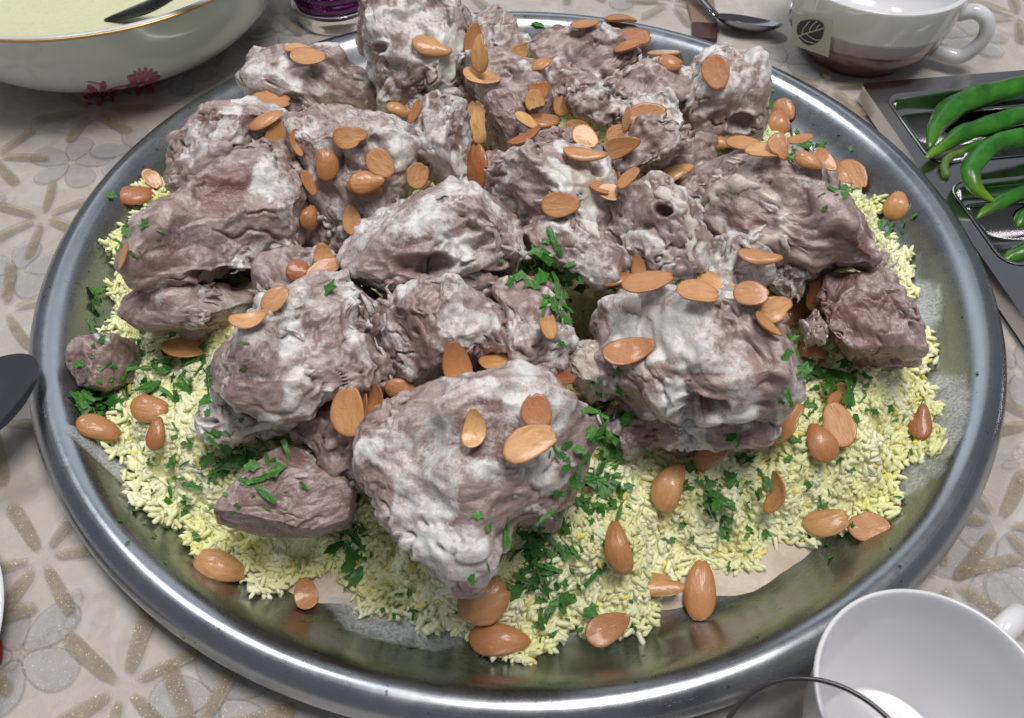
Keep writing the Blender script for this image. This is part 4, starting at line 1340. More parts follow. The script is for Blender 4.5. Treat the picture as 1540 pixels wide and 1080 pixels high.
# ================================================================== PARSLEY
def leaf_mesh(name, seed, kind):
    r_ = random.Random(seed)
    pts = []
    if kind == 'leaf':                     # three toothed lobes on a short stalk
        lob = [(-.9, .75), (0, 1.0), (.9, .75)]
        pts = [(-.04, 0)]
        for a0, ln in lob:
            for t_, w_ in ((.35, -.16), (.55, -.26), (.62, -.17), (.78, -.20), (.84, -.10), (1, 0), (.84, .10), (.78, .20), (.62, .17), (.55, .26), (.35, .16)):
                a = a0 + math.atan2(w_, t_)
                r = ln * math.hypot(t_, w_) * r_.uniform(.9, 1.06)
                pts.append((r * math.sin(a), r * math.cos(a)))
        pts.append((.04, 0))
    elif kind == 'strip':
        n = 7
        top = [((i / n - .5) * 1.6, .12 + r_.uniform(-.05, .08)) for i in range(n + 1)]
        bot = [((i / n - .5) * 1.6, -.12 + r_.uniform(-.08, .05)) for i in range(n + 1)]
        pts = top + bot[::-1]
    else:
        n = r_.randint(9, 14)
        for i in range(n):
            a = 2 * math.pi * i / n
            r = r_.uniform(.35, .62) * (1.18 if i % 2 else .78)
            pts.append((r * math.cos(a) * 1.25, r * math.sin(a) * .8))
    cx_, cy_ = sum(p[0] for p in pts) / len(pts), sum(p[1] for p in pts) / len(pts)
    c1_, c2_ = r_.uniform(-.5, .5), r_.uniform(-.4, .4)
    def zz(x, y): return .35 * c1_ * (x - cx_) ** 2 + .35 * c2_ * (y - cy_) ** 2 + .12 * math.sin(5 * x + seed) * abs(y - cy_) + r_.uniform(-.03, .03)
    n = len(pts)
    V = [(cx_, cy_, .02)] + [(cx_ + (x - cx_) * .55, cy_ + (y - cy_) * .55, zz(cx_ + (x - cx_) * .55, cy_ + (y - cy_) * .55)) for x, y in pts] + [(x, y, zz(x, y)) for x, y in pts]
    th = .035
    m = len(V)
    V += [(x, y, z - th) for x, y, z in V]
    Fc = []
    for k in range(n):
        k2 = (k + 1) % n
        for b0, fl in ((0, 1), (m, -1)):
            f1 = (b0, b0 + 1 + k2, b0 + 1 + k); f2 = (b0 + 1 + k, b0 + 1 + k2, b0 + 1 + n + k2, b0 + 1 + n + k)
            Fc.append(f1 if fl > 0 else f1[::-1]); Fc.append(f2 if fl > 0 else f2[::-1])
        Fc.append((1 + n + k, 1 + n + k2, m + 1 + n + k2, m + 1 + n + k))
    me = py_mesh(name, V, Fc); me.materials.append(M['parsley'])
    return me


FL = [leaf_mesh('parsley_flake', s, 'flake') for s in range(7)] + [leaf_mesh('parsley_flake', s, 'strip') for s in (11, 12, 13)]
LF = [leaf_mesh('parsley_leaf', s, 'leaf') for s in (21, 22, 23)]
bpy.context.view_layer.update()
DG = bpy.context.evaluated_depsgraph_get()
NOT = ('almond', 'parsley')


def lay(mesh, name, px, py, size, label, group, flatness=.5, ang=None):
    loc, nor, ob = surf(px, py)
    if loc is None or ob is None or ob.name.startswith(NOT): return None
    n = nor if nor @ (CAM - loc) > 0 else -nor
    n = n * flatness + np.array([0, 0, .5]) + .35 * rng.normal(size=3); n /= np.linalg.norm(n)
    a = random.uniform(0, 6.28) if ang is None else ang
    t_ = math.cos(a) * R_ + math.sin(a) * U_; ex = t_ - n * (t_ @ n); ex /= np.linalg.norm(ex); ey = np.cross(n, ex)
    c = loc + n * (.0007 + .1 * size)
    o = bpy.data.objects.new(name, mesh); COL.objects.link(o)
    s = size
    o.matrix_world = Matrix(((ex[0] * s, ey[0] * s, n[0] * s, c[0]), (ex[1] * s, ey[1] * s, n[1] * s, c[1]), (ex[2] * s, ey[2] * s, n[2] * s, c[2]), (0, 0, 0, 1)))
    tag(o, label, 'parsley', group)
    return o


CLUST = [  # x, y, n, spread x, spread y, size, label
    (190, 340, 6, 25, 40, .0055, 'chopped parsley flake on the rice at the upper left edge'),
    (180, 380, 3, 12, 12, .0075, 'chopped parsley flake on the rice at the upper left edge'),
    (148, 470, 9, 10, 28, .0075, 'chopped parsley flake at the far left rice edge beside the steel'),
    (240, 555, 22, 45, 30, .0095, 'chopped parsley flake in the green heap left of the parsley topped chunk'),
    (150, 605, 12, 22, 16, .0095, 'chopped parsley flake under the small round pink meat piece'),
    (265, 650, 14, 60, 40, .0065, 'chopped parsley flake on the rice at the left'),
    (370, 690, 20, 45, 22, .0085, 'chopped parsley flake behind the flat pinkish wedge'),
    (290, 740, 16, 45, 40, .006, 'chopped parsley flake on the rice left of the flat pinkish wedge'),
    (530, 820, 6, 12, 30, .009, 'chopped parsley flake between the flat wedge and the front wedge'),
    (600, 915, 4, 30, 15, .0065, 'chopped parsley flake at the front rice edge left of the tip almonds'),
    (810, 840, 26, 40, 35, .0095, 'chopped parsley flake in the green heap right of the front wedge tip'),
    (900, 720, 26, 32, 55, .009, 'chopped parsley flake in the green heap right of the front wedge'),
    (850, 910, 12, 60, 35, .0075, 'chopped parsley flake on the front rice edge'),
    (1080, 745, 14, 45, 30, .0085, 'chopped parsley flake on the rice below the sauce smeared chunk'),
    (1180, 690, 14, 60, 40, .0065, 'chopped parsley flake on the right rice by the almond pair'),
    (1240, 585, 16, 40, 35, .0095, 'chopped parsley flake in the green heap right of the sauce smeared chunk'),
    (1100, 800, 10, 100, 45, .0055, 'chopped parsley flake on the right front rice'),
    (1300, 680, 8, 55, 60, .0055, 'chopped parsley flake on the rice at the right edge'),
    (1215, 225, 9, 22, 14, .008, 'chopped parsley flake on the rice at the upper right'),
    (1270, 285, 6, 18, 18, .007, 'chopped parsley flake behind the cut bone chunk'),
    (1345, 345, 5, 18, 18, .007, 'chopped parsley flake at the right edge beside the standing almond'),
    (820, 405, 18, 28, 28, .0095, 'chopped parsley flake down in the dark central gap'),
    (850, 470, 6, 14, 22, .008, 'chopped parsley flake below the dark central gap'),
    (905, 655, 10, 14, 40, .009, 'chopped parsley flake between the front wedge and the sauce smeared chunk'),
    (1160, 162, 4, 8, 12, .006, 'chopped parsley flake at the back right block'),
]
flecks = []
for x, y, n, sx_, sy_, sz, lab in CLUST:
    for k in range(int(n * 1.6)):
        flecks.append((x + random.gauss(0, 1.1) * sx_, y + random.gauss(0, 1.1) * sy_, sz * random.uniform(.18, .42)))
    for k in range(int(n * 1.0)):
        m_ = random.choice(FL); f_ = random.uniform(.36, .80)
        adj = ('tiny' if f_ < .46 else ('small' if f_ < .62 else 'broad')) + (' cut parsley strip' if m_ in FL[7:] else ' chopped parsley flake')
        lay(m_, 'parsley_flake', x + random.gauss(0, .8) * sx_, y + random.gauss(0, .8) * sy_, sz * f_, lab.replace('chopped parsley flake', adj), lab.replace('chopped parsley flake', 'parsley flakes'))
for x, y, sz, a, lab in [(1255, 560, .0125, 2.6, 'large parsley leaf right of the sauce smeared chunk'), (1275, 590, .011, 2.0, 'second large parsley leaf, beside the reddish right chunk'),
                         (1085, 750, .010, 2.2, 'large parsley leaf on the rice below the sauce smeared chunk'), (815, 840, .0105, .3, 'large parsley leaf right of the front wedge tip'),
                         (1215, 228, .0095, 1.0, 'large parsley leaf over the spilled almonds at the upper right'), (525, 855, .010, .2, 'round green parsley leaf at the front left rice edge'),
                         (515, 825, .009, 1.2, 'upper parsley leaf below the flat pinkish wedge'), (245, 580, .011, 1.9, 'large parsley leaf in the heap at the left'), (300, 545, .011, .7, 'dark parsley leaf tucked left of the parsley topped chunk'),
                         (896, 740, .011, -.4, 'large parsley leaf hanging right of the front wedge'), (496, 437, .0055, .4, 'curled parsley flake on the tip of the parsley topped chunk'),
                         (120, 549, .004, .2, 'tiny parsley flake on the small round pink meat piece'), (808, 39, .006, 0, 'bright parsley flake at the back rim')]:
    lay(random.choice(LF) if 'flake' not in lab else FL[1], 'parsley_leaf' if 'flake' not in lab else 'parsley_flake', x, y, sz, lab, None, .5, a)

FV, FF = [], []
for x, y, sz in flecks:
    loc, nor, ob = surf(x, y)
    if loc is None or not ob.name.startswith(('rice', 'meat', 'serving')): continue
    m_ = random.choice(FL); a = random.uniform(0, 6.28)
    n_ = nor * .6 + np.array([0, 0, .4]) + .4 * rng.normal(size=3); n_ /= np.linalg.norm(n_)
    t_ = math.cos(a) * R_ + math.sin(a) * U_; ex = t_ - n_ * (t_ @ n_); ex /= np.linalg.norm(ex); ey = np.cross(n_, ex)
    b0 = len(FV)
    for v in m_.vertices: FV.append(tuple(loc + n_ * .0006 + (ex * v.co.x + ey * v.co.y + n_ * v.co.z) * sz))
    for pg in m_.polygons: FF.append(tuple(i + b0 for i in pg.vertices))
t = M['parsley']
pf = link('parsley_flecks', py_mesh('parsley_flecks', FV, FF), M['parsleyfine'], smooth=False)
tag(pf, 'fine chopped parsley specks sprinkled over the rice', 'parsley', kind='stuff')

# ================================================================== SAUCE SMEARS on the steel
t = NT('thin_sauce')
n1 = t.noise(70, 5, .6, .6); n2 = t.noise(900, 3)
cov = t.math('MULTIPLY', t.ramp(t.math('ADD', t.math('MULTIPLY', n1, 1.0), t.math('MULTIPLY', t.at('inside'), .5)), [(.58, 0.0), (.92, 1.0)]), t.ramp(n2, [(.35, .45), (.6, 1.0)]))
t.set(Base_Color=(.66, .68, .70), Roughness=.25, Alpha=t.math('MULTIPLY', cov, .62), Normal=t.bump(n2, .4, .0006))
M['smear'] = t.m


def smear(pxs, z, label):
    P = np.array([at_z(x, y, z) for x, y in pxs]); c = P.mean(0)
    P = np.array(smooth_prof(list(P) + [P[0]], 5))[:-1]
    n = len(P); V = [c]; I = [1.0]; Fc = []
    for f, i_ in ((.5, .9), (.8, .6), (1.0, 0.0)):
        for p in P: V.append(c + (p - c) * f); I.append(i_)
    V = [np.array((v[0], v[1], 0)) for v in V]
    out = []
    prof_r = np.array([p[0] for p in prof_top]); prof_z = np.array([p[1] for p in prof_top])
    for v in V:
        r = math.hypot(v[0], v[1]); out.append((v[0], v[1], float(np.interp(r, prof_r[:11], prof_z[:11])) + .0007))
    for k in range(n):
        k2 = (k + 1) % n
        Fc.append((0, 1 + k, 1 + k2))
        for r in range(2):
            a_ = 1 + r * n
            Fc.append((a_ + k, a_ + n + k, a_ + n + k2, a_ + k2))
    me = py_mesh('sauce_smear', out, Fc); attr(me, 'inside', I)
    o = link('sauce_smear', me, M['smear'])
    tag(o, label, 'sauce', kind='stuff')


smear([(470, 890), (520, 870), (600, 900), (700, 940), (715, 975), (660, 990), (580, 975), (510, 950)], .0046, 'thin milky sauce film on the steel at the front left')
smear([(1375, 570), (1420, 575), (1440, 620), (1425, 700), (1385, 760), (1340, 780), (1345, 720), (1380, 650)], .0050, 'thin milky sauce film on the steel at the right')
smear([(120, 670), (170, 690), (240, 760), (220, 765), (160, 720), (125, 690)], .0052, 'thin milky sauce film on the steel at the left')
smear([(1340, 420), (1400, 440), (1410, 500), (1395, 540), (1370, 480)], .0050, 'thin milky sauce film right of the reddish chunk')
# ================================================================== TABLEWARE ROUND THE PLATTER
def lathe_obj(name, prof, mat, parent=None, loc=(0, 0, 0), n=72, sub=4):
    pr = [tuple(p) for p in smooth_prof(prof, sub)] if sub > 1 else prof
    pr = [(max(0, r), z) for r, z in pr]
    V, Fc = lathe(pr, n)
    return link(name, py_mesh(name, V, Fc), mat, parent, loc)


def world_to(o, V):
    b = np.array(o.location)
    return [np.array(v) - b for v in V]


def decal(owner, pxs, mat, name, off=.0004, z=None):
    """flat paint patch draped on the surface under these outline points"""
    P2 = np.array(pxs, float); c2 = P2.mean(0)
    V, Fc = [], []
    def hit(q):
        loc, nor, ob = surf(*q)
        if loc is None: return None
        n = nor if nor @ (CAM - loc) > 0 else -nor
        return loc + n * off
    n = len(P2)
    V.append(hit(c2))
    for f in (.55, 1.0):
        for p in P2: V.append(hit(c2 + (p - c2) * f))
    if any(v is None for v in V): return None
    for k in range(n):
        k2 = (k + 1) % n
        Fc += [(0, 1 + k2, 1 + k), (1 + k, 1 + k2, 1 + n + k2, 1 + n + k)]
    return link(name, py_mesh(name, world_to(owner, V), Fc), mat, owner)


def refresh():
    global DG
    bpy.context.view_layer.update()
    DG = bpy.context.evaluated_depsgraph_get()


def oval(cx, cy, rx, ry, ang=0, n=14):
    a0 = math.radians(ang)
    return [(cx + rx * math.cos(t_) * math.cos(a0) + ry * math.sin(t_) * math.sin(a0), cy - rx * math.cos(t_) * math.sin(a0) + ry * math.sin(t_) * math.cos(a0)) for t_ in np.linspace(0, 2 * math.pi, n, endpoint=False)]


# ---- sauce bowl, top left
BL = (-.231, .199, 0.0)
bowl = empty('sauce_bowl', BL)
tag(bowl, 'big white porcelain bowl of yellowish sauce at the upper left with pink flowers', 'bowl')
lathe_obj('body', [(.000, .004), (.046, .004), (.050, .001), (.053, .003), (.056, .008), (.074, .013), (.090, .026), (.099, .042), (.1045, .058), (.1055, .0615), (.1040, .0622), (.1018, .0600), (.097, .044), (.086, .027), (.066, .016), (.0, .0135)], M['greyporcelain'], bowl, n=96)
M['goldline'] = plain('gold_line', (.55, .36, .14), .3, Metallic=.7)
V, Fc = [], []
NN = 96
for k in range(NN):
    a = 2 * math.pi * k / NN
    for q in range(6):
        b = 2 * math.pi * q / 6
        r = .1057 + .0007 * math.cos(b)
        V.append((r * math.cos(a), r * math.sin(a), .0612 + .0007 * math.sin(b)))
for k in range(NN):
    for q in range(6):
        Fc.append((k * 6 + q, ((k + 1) % NN) * 6 + q, ((k + 1) % NN) * 6 + (q + 1) % 6, k * 6 + (q + 1) % 6))
link('gold_rim', py_mesh('gold_rim', V, Fc), M['goldline'], bowl)
t = NT('yogurt_sauce')
n1 = t.noise(50, 4); n2 = t.noise(420, 3)
t.set(Base_Color=t.mix(t.ramp(n2, [(.55, 0.), (.75, .5)]), t.mix(n1, (.62, .62, .38), (.70, .70, .47)), (.48, .47, .26)), Roughness=.32, Normal=t.bump(n2, .3, .0006))
M['soup'] = t.m
sp = lathe_obj('yogurt_sauce', [(.0997, .0470), (.0990, .0522), (.0975, .0518), (.05, .0516), (.0, .0516)], M['soup'], None, BL, 80, 1)
tag(sp, 'pale yellow liquid sauce filling the white bowl', 'sauce')
t = NT('black_handle'); t.set(Base_Color=(.012, .014, .016), Roughness=.25, Normal=t.bump(t.noise(300, 3), .4, .001)); M['black'] = t.m
pth = smooth_prof([at_z(158, 30, .052), at_z(195, 20, .056), at_z(232, 6, .063), at_z(275, -22, .074), at_z(330, -70, .09)], 5)
V, Fc = tube(pth, [.0012 + .0042 * math.sin(min(1, i / 9) * 1.5) for i in range(len(pth))], 10, .5)
ld = link('black_spoon', py_mesh('black_spoon', V, Fc), M['black'])
tag(ld, 'black spoon handle dipping into the sauce bowl', 'spoon')
refresh()
M['pink'] = plain('pink_paint', (.40, .075, .15), .2); M['pinkpale'] = plain('pale_pink_paint', (.55, .22, .30), .2)
for (fx, fy, r) in ((152, 141, 10), (212, 127, 10)):
    for k in range(6):
        a = k * 60 + 20
        decal(bowl, oval(fx + 15 * math.cos(math.radians(a)), fy - 8 * math.sin(math.radians(a)), 12, 4.6, a, 10), M['pink'], 'painted_petal')
    decal(bowl, oval(fx, fy, 4, 3), M['pinkpale'], 'painted_centre', .0006)
for k in range(7):
    a = 10 + k * 26
    decal(bowl, oval(218 + 15 * math.cos(math.radians(a)), 118 - 9 * math.sin(math.radians(a)), 9, 2.6, a, 8), M['pink'], 'painted_petal', .0005)
for x, y, rx, ry, a in ((146, 126, 17, 2, -12), (180, 131, 12, 1.6, 10), (132, 157, 8, 2, 0), (128, 137, 6, 2, 40), (192, 140, 9, 1.8, -25)):
    decal(bowl, oval(x, y, rx, ry, a, 10), M['pinkpale'], 'painted_leaf', .0003)

# ---- purple jar
JL = (-.1105, .2275, 0)
jar = empty('glitter_jar', JL)
tag(jar, 'purple glittery glass holder with a thick clear base behind the platter', 'jar')
t = NT('clear_glass'); t.set(Base_Color=(.96, .97, .98), Roughness=.02, Transmission_Weight=1.0, IOR=1.47); M['glass'] = t.m
lathe_obj('glass_base', [(0, .0005), (.0215, .0005), (.0240, .0025), (.0245, .008), (.0243, .0125), (.0, .0125)], M['glass'], jar, n=64, sub=3)
t = NT('purple_glitter')
vo = t.n('ShaderNodeTexVoronoi'); vo.inputs['Scale'].default_value = 420; t.l(t.coord(), vo.inputs['Vector'])
gl = t.ramp(vo.outputs['Distance'], [(.12, 1.0), (.22, 0.0)])
nz_ = t.noise(260, 3)
col = t.mix(nz_, (.05, .004, .05), (.17, .012, .15)); col = t.mix(t.math('MULTIPLY', gl, t.ramp(nz_, [(.5, 0.), (.6, 1.)])), col, (.7, .35, .7))
t.set(Base_Color=col, Roughness=.12, Metallic=.4, Coat_Weight=.6, Normal=t.bump(nz_, .3, .001)); M['purple'] = t.m
V, Fc = lathe([(0, .0130)] + [(.0236 + .0009 * abs(math.sin(i * .55)), .0130 + .0011 * i) for i in range(60)] + [(.021, .079), (.021, .02), (0, .02)], 64)
link('purple_body', py_mesh('purple_body', V, Fc), M['purple'], jar)
for rz in (.0185, .0235):
    for k in range(22):
        a = 2 * math.pi * k / 22 + rz * 30
        S_, T_ = ico(3)
        me = np_mesh('raised_bead', S_ * .0019, T_)
        o = link('raised_bead', me, M['purple'], jar, (.0242 * math.cos(a), .0242 * math.sin(a), rz + .004))

# ---- tea cup, top right
CL = (.197, .192, 0)
cup = empty('tea_cup', CL)
tag(cup, 'white tea cup with mauve lower glaze and a tea bag tag, upper right', 'cup')
t = NT('two_tone_glaze')
sx = t.n('ShaderNodeSeparateXYZ'); t.l(t.coord(), sx.inputs[0])
hh = t.math('ADD', sx.outputs[2], t.math('MULTIPLY', t.noise(30, 2), .004))
col = t.ramp(t.math('MULTIPLY', hh, 20.0), [(.0, (.085, .030, .032)), (.45, (.11, .042, .045)), (.48, (.34, .285, .30)), (.62, (.40, .345, .36)), (.65, (.72, .71, .71)), (1.0, (.74, .73, .73))])
t.set(Base_Color=col, Roughness=.16, Coat_Weight=.5, Coat_Roughness=.06); M['glaze'] = t.m
lathe_obj('cup_body', [(0, .002), (.026, .002), (.0285, .0005), (.030, .003), (.038, .011), (.0440, .022), (.0470, .036), (.0485, .048), (.0480, .0494)], M['glaze'], cup, n=96)
lathe_obj('cup_inside', [(.0480, .0494), (.0470, .0498), (.0458, .0485), (.0445, .036), (.041, .022), (.030, .010), (0, .0065)], M['porcelain'], cup, n=96)
ha = math.radians(-24)
hp = [(.0455, .034), (.053, .037), (.0600, .034), (.0630, .026), (.0605, .017), (.0540, .0105), (.0400, .012)]
pth = smooth_prof([(r * math.cos(ha), r * math.sin(ha), z) for r, z in hp], 6)
V, Fc = tube(pth, [.0039 + .0008 * abs(i / (len(pth) - 1) - .5) for i in range(len(pth))], 14, 1.0, (-math.sin(ha), math.cos(ha), 0))
link('handle', py_mesh('handle', V, Fc), M['porcelain'], cup)
refresh()
q4 = [(1192, 20), (1253, 30), (1246, 86), (1190, 67)]
H4 = []
cq = surf(1222, 52)[0]; az = math.atan2(cq[1] - CL[1], cq[0] - CL[0]); nrm = np.array([math.cos(az), math.sin(az), -.35]); nrm /= np.linalg.norm(nrm)
pl0 = cq + nrm * .0012
def on_tag(px, py, off=0.0):
    d = ray(px, py); return CAM + d * (((pl0 + nrm * off - CAM) @ nrm) / (d @ nrm))
tg = empty('tea_bag_tag', tuple(pl0))
tag(tg, 'small cream paper tea bag tag with a black leaf emblem on the tea cup', 'tag')
M['paper'] = plain('tag_paper', (.58, .57, .48), .6); M['ink'] = plain('black_ink', (.012, .013, .016), .5)
f4 = [on_tag(*q) for q in q4]; b4 = [on_tag(*q, -.0006) for q in q4]
link('paper', py_mesh('paper', world_to(tg, f4 + b4), [(0, 1, 2, 3), (7, 6, 5, 4), (0, 4, 5, 1), (1, 5, 6, 2), (2, 6, 7, 3), (3, 7, 4, 0)]), M['paper'], tg, smooth=False)
lf = [(1199, 38), (1204, 32), (1213, 30), (1224, 30), (1233, 32), (1238, 37), (1239, 45), (1237, 54), (1232, 62), (1224, 67), (1216, 69), (1208, 65), (1202, 58), (1198, 48)]
Vf = [on_tag(*q, .0003) for q in lf]
link('leaf_emblem', py_mesh('leaf_emblem', world_to(tg, Vf), [tuple(range(len(lf)))]), M['ink'], tg, smooth=False)
def vein(pts2, w):
    P = [np.array(p, float) for p in smooth_prof(pts2, 4)]
    V, Fc = [], []
    for i, p in enumerate(P):
        d = P[min(i + 1, len(P) - 1)] - P[max(i - 1, 0)]; d /= np.linalg.norm(d); s = np.array([-d[1], d[0]])
        V += [on_tag(*(p + s * w), .0005), on_tag(*(p - s * w), .0005)]
    for i in range(len(P) - 1): Fc.append((2 * i, 2 * i + 1, 2 * i + 3, 2 * i + 2))
    link('emblem_vein', py_mesh('emblem_vein', world_to(tg, V), Fc), M['paper'], tg, smooth=False)
vein([(1197, 56), (1210, 51), (1224, 47), (1239, 42)], .9)
vein([(1206, 52), (1208, 44), (1213, 37), (1218, 32)], .7); vein([(1217, 49), (1219, 42), (1224, 36), (1229, 32)], .7); vein([(1227, 46), (1229, 41), (1233, 37)], .7)
vein([(1212, 51), (1219, 56), (1227, 60), (1233, 60)], .7); vein([(1203, 54), (1209, 60), (1216, 63), (1224, 65)], .7)
pth = smooth_prof([on_tag(1222, 24, .0004), np.array([CL[0] + .0478 * math.cos(az), CL[1] + .0478 * math.sin(az), .050]), np.array([CL[0] + .0435 * math.cos(az), CL[1] + .0435 * math.sin(az), .046])], 4)
V, Fc = tube(pth, [.0003] * len(pth), 6); link('string', py_mesh('string', world_to(tg, V), Fc), M['paper'], tg)

# ---- white cup, bottom right
C2 = (.1058, -.2020, 0)
cup2 = empty('white_cup', C2)
tag(cup2, 'plain white porcelain cup seen from above in the lower right corner', 'cup')
lathe_obj('cup_body', [(0, .002), (.0165, .002), (.018, .0005), (.019, .003), (.0235, .015), (.0270, .033), (.0290, .050), (.0302, .0545), (.0297, .0557), (.0286, .0545), (.0268, .044), (.0240, .026), (.0195, .0125), (.0165, .0105), (0, .0100)], M['porcelain'], cup2, n=96)
ha = math.radians(38)
pth = smooth_prof([(r * math.cos(ha), r * math.sin(ha), z) for r, z in [(.0300, .045), (.036, .049), (.044, .045), (.046, .034), (.041, .023), (.0250, .019)]], 6)
V, Fc = tube(pth, [.0036] * len(pth), 14, 1.0, (-math.sin(ha), math.cos(ha), 0)); link('handle', py_mesh('handle', V, Fc), M['porcelain'], cup2)

# ---- tea glass, bottom right
t = NT('thin_glass')
tr_ = t.n('ShaderNodeBsdfTransparent'); tr_.inputs[0].default_value = (.86, .86, .87, 1)
gl2 = t.n('ShaderNodeBsdfGlossy'); gl2.inputs['Roughness'].default_value = .03
lw_ = t.n('ShaderNodeLayerWeight'); lw_.inputs['Blend'].default_value = .5
fr2 = t.math('ADD', t.math('MULTIPLY', t.math('POWER', lw_.outputs['Facing'], 4.0), .55), .03)
mx = t.n('ShaderNodeMixShader'); t.l(fr2, mx.inputs[0]); t.l(tr_.outputs[0], mx.inputs[1]); t.l(gl2.outputs[0], mx.inputs[2])
t.l(mx.outputs[0], t.t.nodes['Material Output'].inputs['Surface']); M['glass2'] = t.m
glo = empty('tea_glass', (.0658, -.2268, 0))
lathe_obj('glass_wall', [(0, .0005), (.0150, .0005), (.0165, .003), (.0158, .015), (.0150, .032), (.0172, .050), (.0212, .066), (.0228, .0752), (.0223, .0759), (.0220, .0752), (.0203, .066), (.0163, .050), (.0141, .032), (.0148, .012), (.012, .008), (0, .0075)], M['glass2'], glo, n=96)
M['rimdark'] = plain('dark_rim', (.030, .022, .026), .12)  # dark tint and reflections of the glass lip, painted as an opaque ring
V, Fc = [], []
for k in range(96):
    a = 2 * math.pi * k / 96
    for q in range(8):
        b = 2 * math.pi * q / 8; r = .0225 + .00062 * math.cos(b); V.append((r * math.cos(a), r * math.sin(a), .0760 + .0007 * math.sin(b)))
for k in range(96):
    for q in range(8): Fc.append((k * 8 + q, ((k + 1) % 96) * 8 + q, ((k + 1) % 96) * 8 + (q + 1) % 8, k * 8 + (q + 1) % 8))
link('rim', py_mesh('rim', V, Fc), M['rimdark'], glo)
tag(glo, 'clear tea glass with a dark rim at the bottom edge beside the white cup', 'glass')

# ---- divided steel tray with green chillies
OT = np.array([.1846, .1405]); E1 = np.array([.989, .148]); E2 = np.array([.148, -.989]); ZT = .012
def tp(s, t_, z): q = OT + E1 * s + E2 * t_; return (q[0], q[1], z)
def rrect(s0, s1, t0, t1, r, n=7):
    out = []
    for cx_, cy_, a0 in ((s1 - r, t1 - r, 0), (s0 + r, t1 - r, 90), (s0 + r, t0 + r, 180), (s1 - r, t0 + r, 270)):
        for k in range(n + 1):
            a = math.radians(a0 + 90 * k / n); out.append((cx_ + r * math.cos(a), cy_ + r * math.sin(a)))
    return out
trayO = empty('divided_tray', tp(0, 0, 0))
tag(trayO, 'polished steel tray with sunken compartments of green chillies at the right edge', 'tray')
wells = [(.0075, .105, .0125, .0712, .009), (.0075, .105, .0865, .1430, .009), (.0075, .105, .158, .215, .009)]
bm = bmesh.new()
def loop_edges(pts_, z):
    vs = [bm.verts.new(tp(s, t_, z)) for s, t_ in pts_]
    return vs, [bm.edges.new((vs[i], vs[(i + 1) % len(vs)])) for i in range(len(vs))]
outer = rrect(0, .115, 0, .228, .003, 4)
ov, oe = loop_edges(outer, ZT); ed = list(oe); wl = []
for w_ in wells:
    v_, e_ = loop_edges(rrect(*w_), ZT); ed += e_; wl.append((w_, v_))
bmesh.ops.triangle_fill(bm, use_beauty=True, use_dissolve=False, edges=ed)
dn = [bm.verts.new((v.co.x, v.co.y, .003)) for v in ov]
for i in range(len(ov)):
    j = (i + 1) % len(ov); bm.faces.new((ov[i], ov[j], dn[j], dn[i]))
for f in bm.faces: f.normal_update()
me = bpy.data.meshes.new('tray_plate'); 
for v in bm.verts: v.co -= Vector(tp(0, 0, 0))
bm.to_mesh(me); bm.free()
link('tray_plate', me, M['mirror'], trayO, smooth=False)
for w_, v_ in wl:
    rings = []
    s0, s1, t0, t1, r = w_
    for ins, z in ((-.0006, ZT + .0004), (0, ZT + .0007), (.0008, ZT + .0002), (.0022, ZT - .003), (.0036, .006), (.0056, .0036), (.0085, .0030)):
        rings.append([np.array(tp(s, t_, z)) - np.array(tp(0, 0, 0)) for s, t_ in rrect(s0 + ins, s1 - ins, t0 + ins, t1 - ins, max(.003, r - ins * .5))])
    n = len(rings[0]); V = [p for rg_ in rings for p in rg_]
    Fc = []
    for i in range(len(rings) - 1):
        for k in range(n):
            k2 = (k + 1) % n; Fc.append((i * n + k, (i + 1) * n + k, (i + 1) * n + k2, i * n + k2))
    Fc.append(tuple((len(rings) - 1) * n + k for k in range(n)))
    link('compartment', py_mesh('compartment', V, Fc), M['mirror'], trayO)

t = NT('chilli')
n1 = t.noise(60, 3); tipf = t.at('tip')
col = t.mix(t.ramp(n1, [(.35, 0.), (.65, 1.)]), (.014, .095, .008), (.045, .215, .014)); col = t.mix(tipf, col, (.22, .36, .02))
t.set(Base_Color=col, Roughness=t.ramp(n1, [(.3, .22), (.7, .42)]), Coat_Weight=.15, Coat_Roughness=.2, Normal=t.bump(t.noise(110, 4), .4, .002)); M['chilli'] = t.m
M['stalk'] = plain('chilli_stalk', (.10, .17, .03), .5)


def chilli(pts_, rpx, label, tip=.0, stalk=None, hook=False):
    P = np.array(smooth_prof([at_z(*p) for p in pts_], 6)); n = len(P)
    z = to_px(P.mean(0))[2]
    rad = []
    for i in range(n):
        f = i / (n - 1)
        rad.append(rpx / FPX * z * min(1, .12 + 1.0 * (f / .42) ** .75) * (1 + .05 * math.sin(i * .8)))
    base = tuple(P[n // 2])
    o = empty('green_chilli', base)
    V, Fc = tube(P, rad, 14, .92)
    V = np.array(V); V += .0012 * np.stack([fbm(V * 70 + k * 5, 3) for k in range(3)], -1)
    me = py_mesh('pod', V - np.array(base), Fc)
    fr = np.concatenate([np.repeat(np.linspace(0, 1, n), 14), [0, 1]])
    attr(me, 'tip', np.clip(1 - fr / .30, 0, 1) * tip)
    link('pod', me, M['chilli'], o)
    if stalk:
        S_ = np.array(smooth_prof([at_z(*p) for p in stalk], 5))
        V, Fc = tube(S_, [.0016 + .0006 * abs(math.sin(i)) for i in range(len(S_) - 1)] + [.0022], 9)
        link('stalk', py_mesh('stalk', np.array(V) - np.array(base), Fc), M['stalk'], o)
    tag(o, label, 'chilli', 'green chillies in the divided tray')


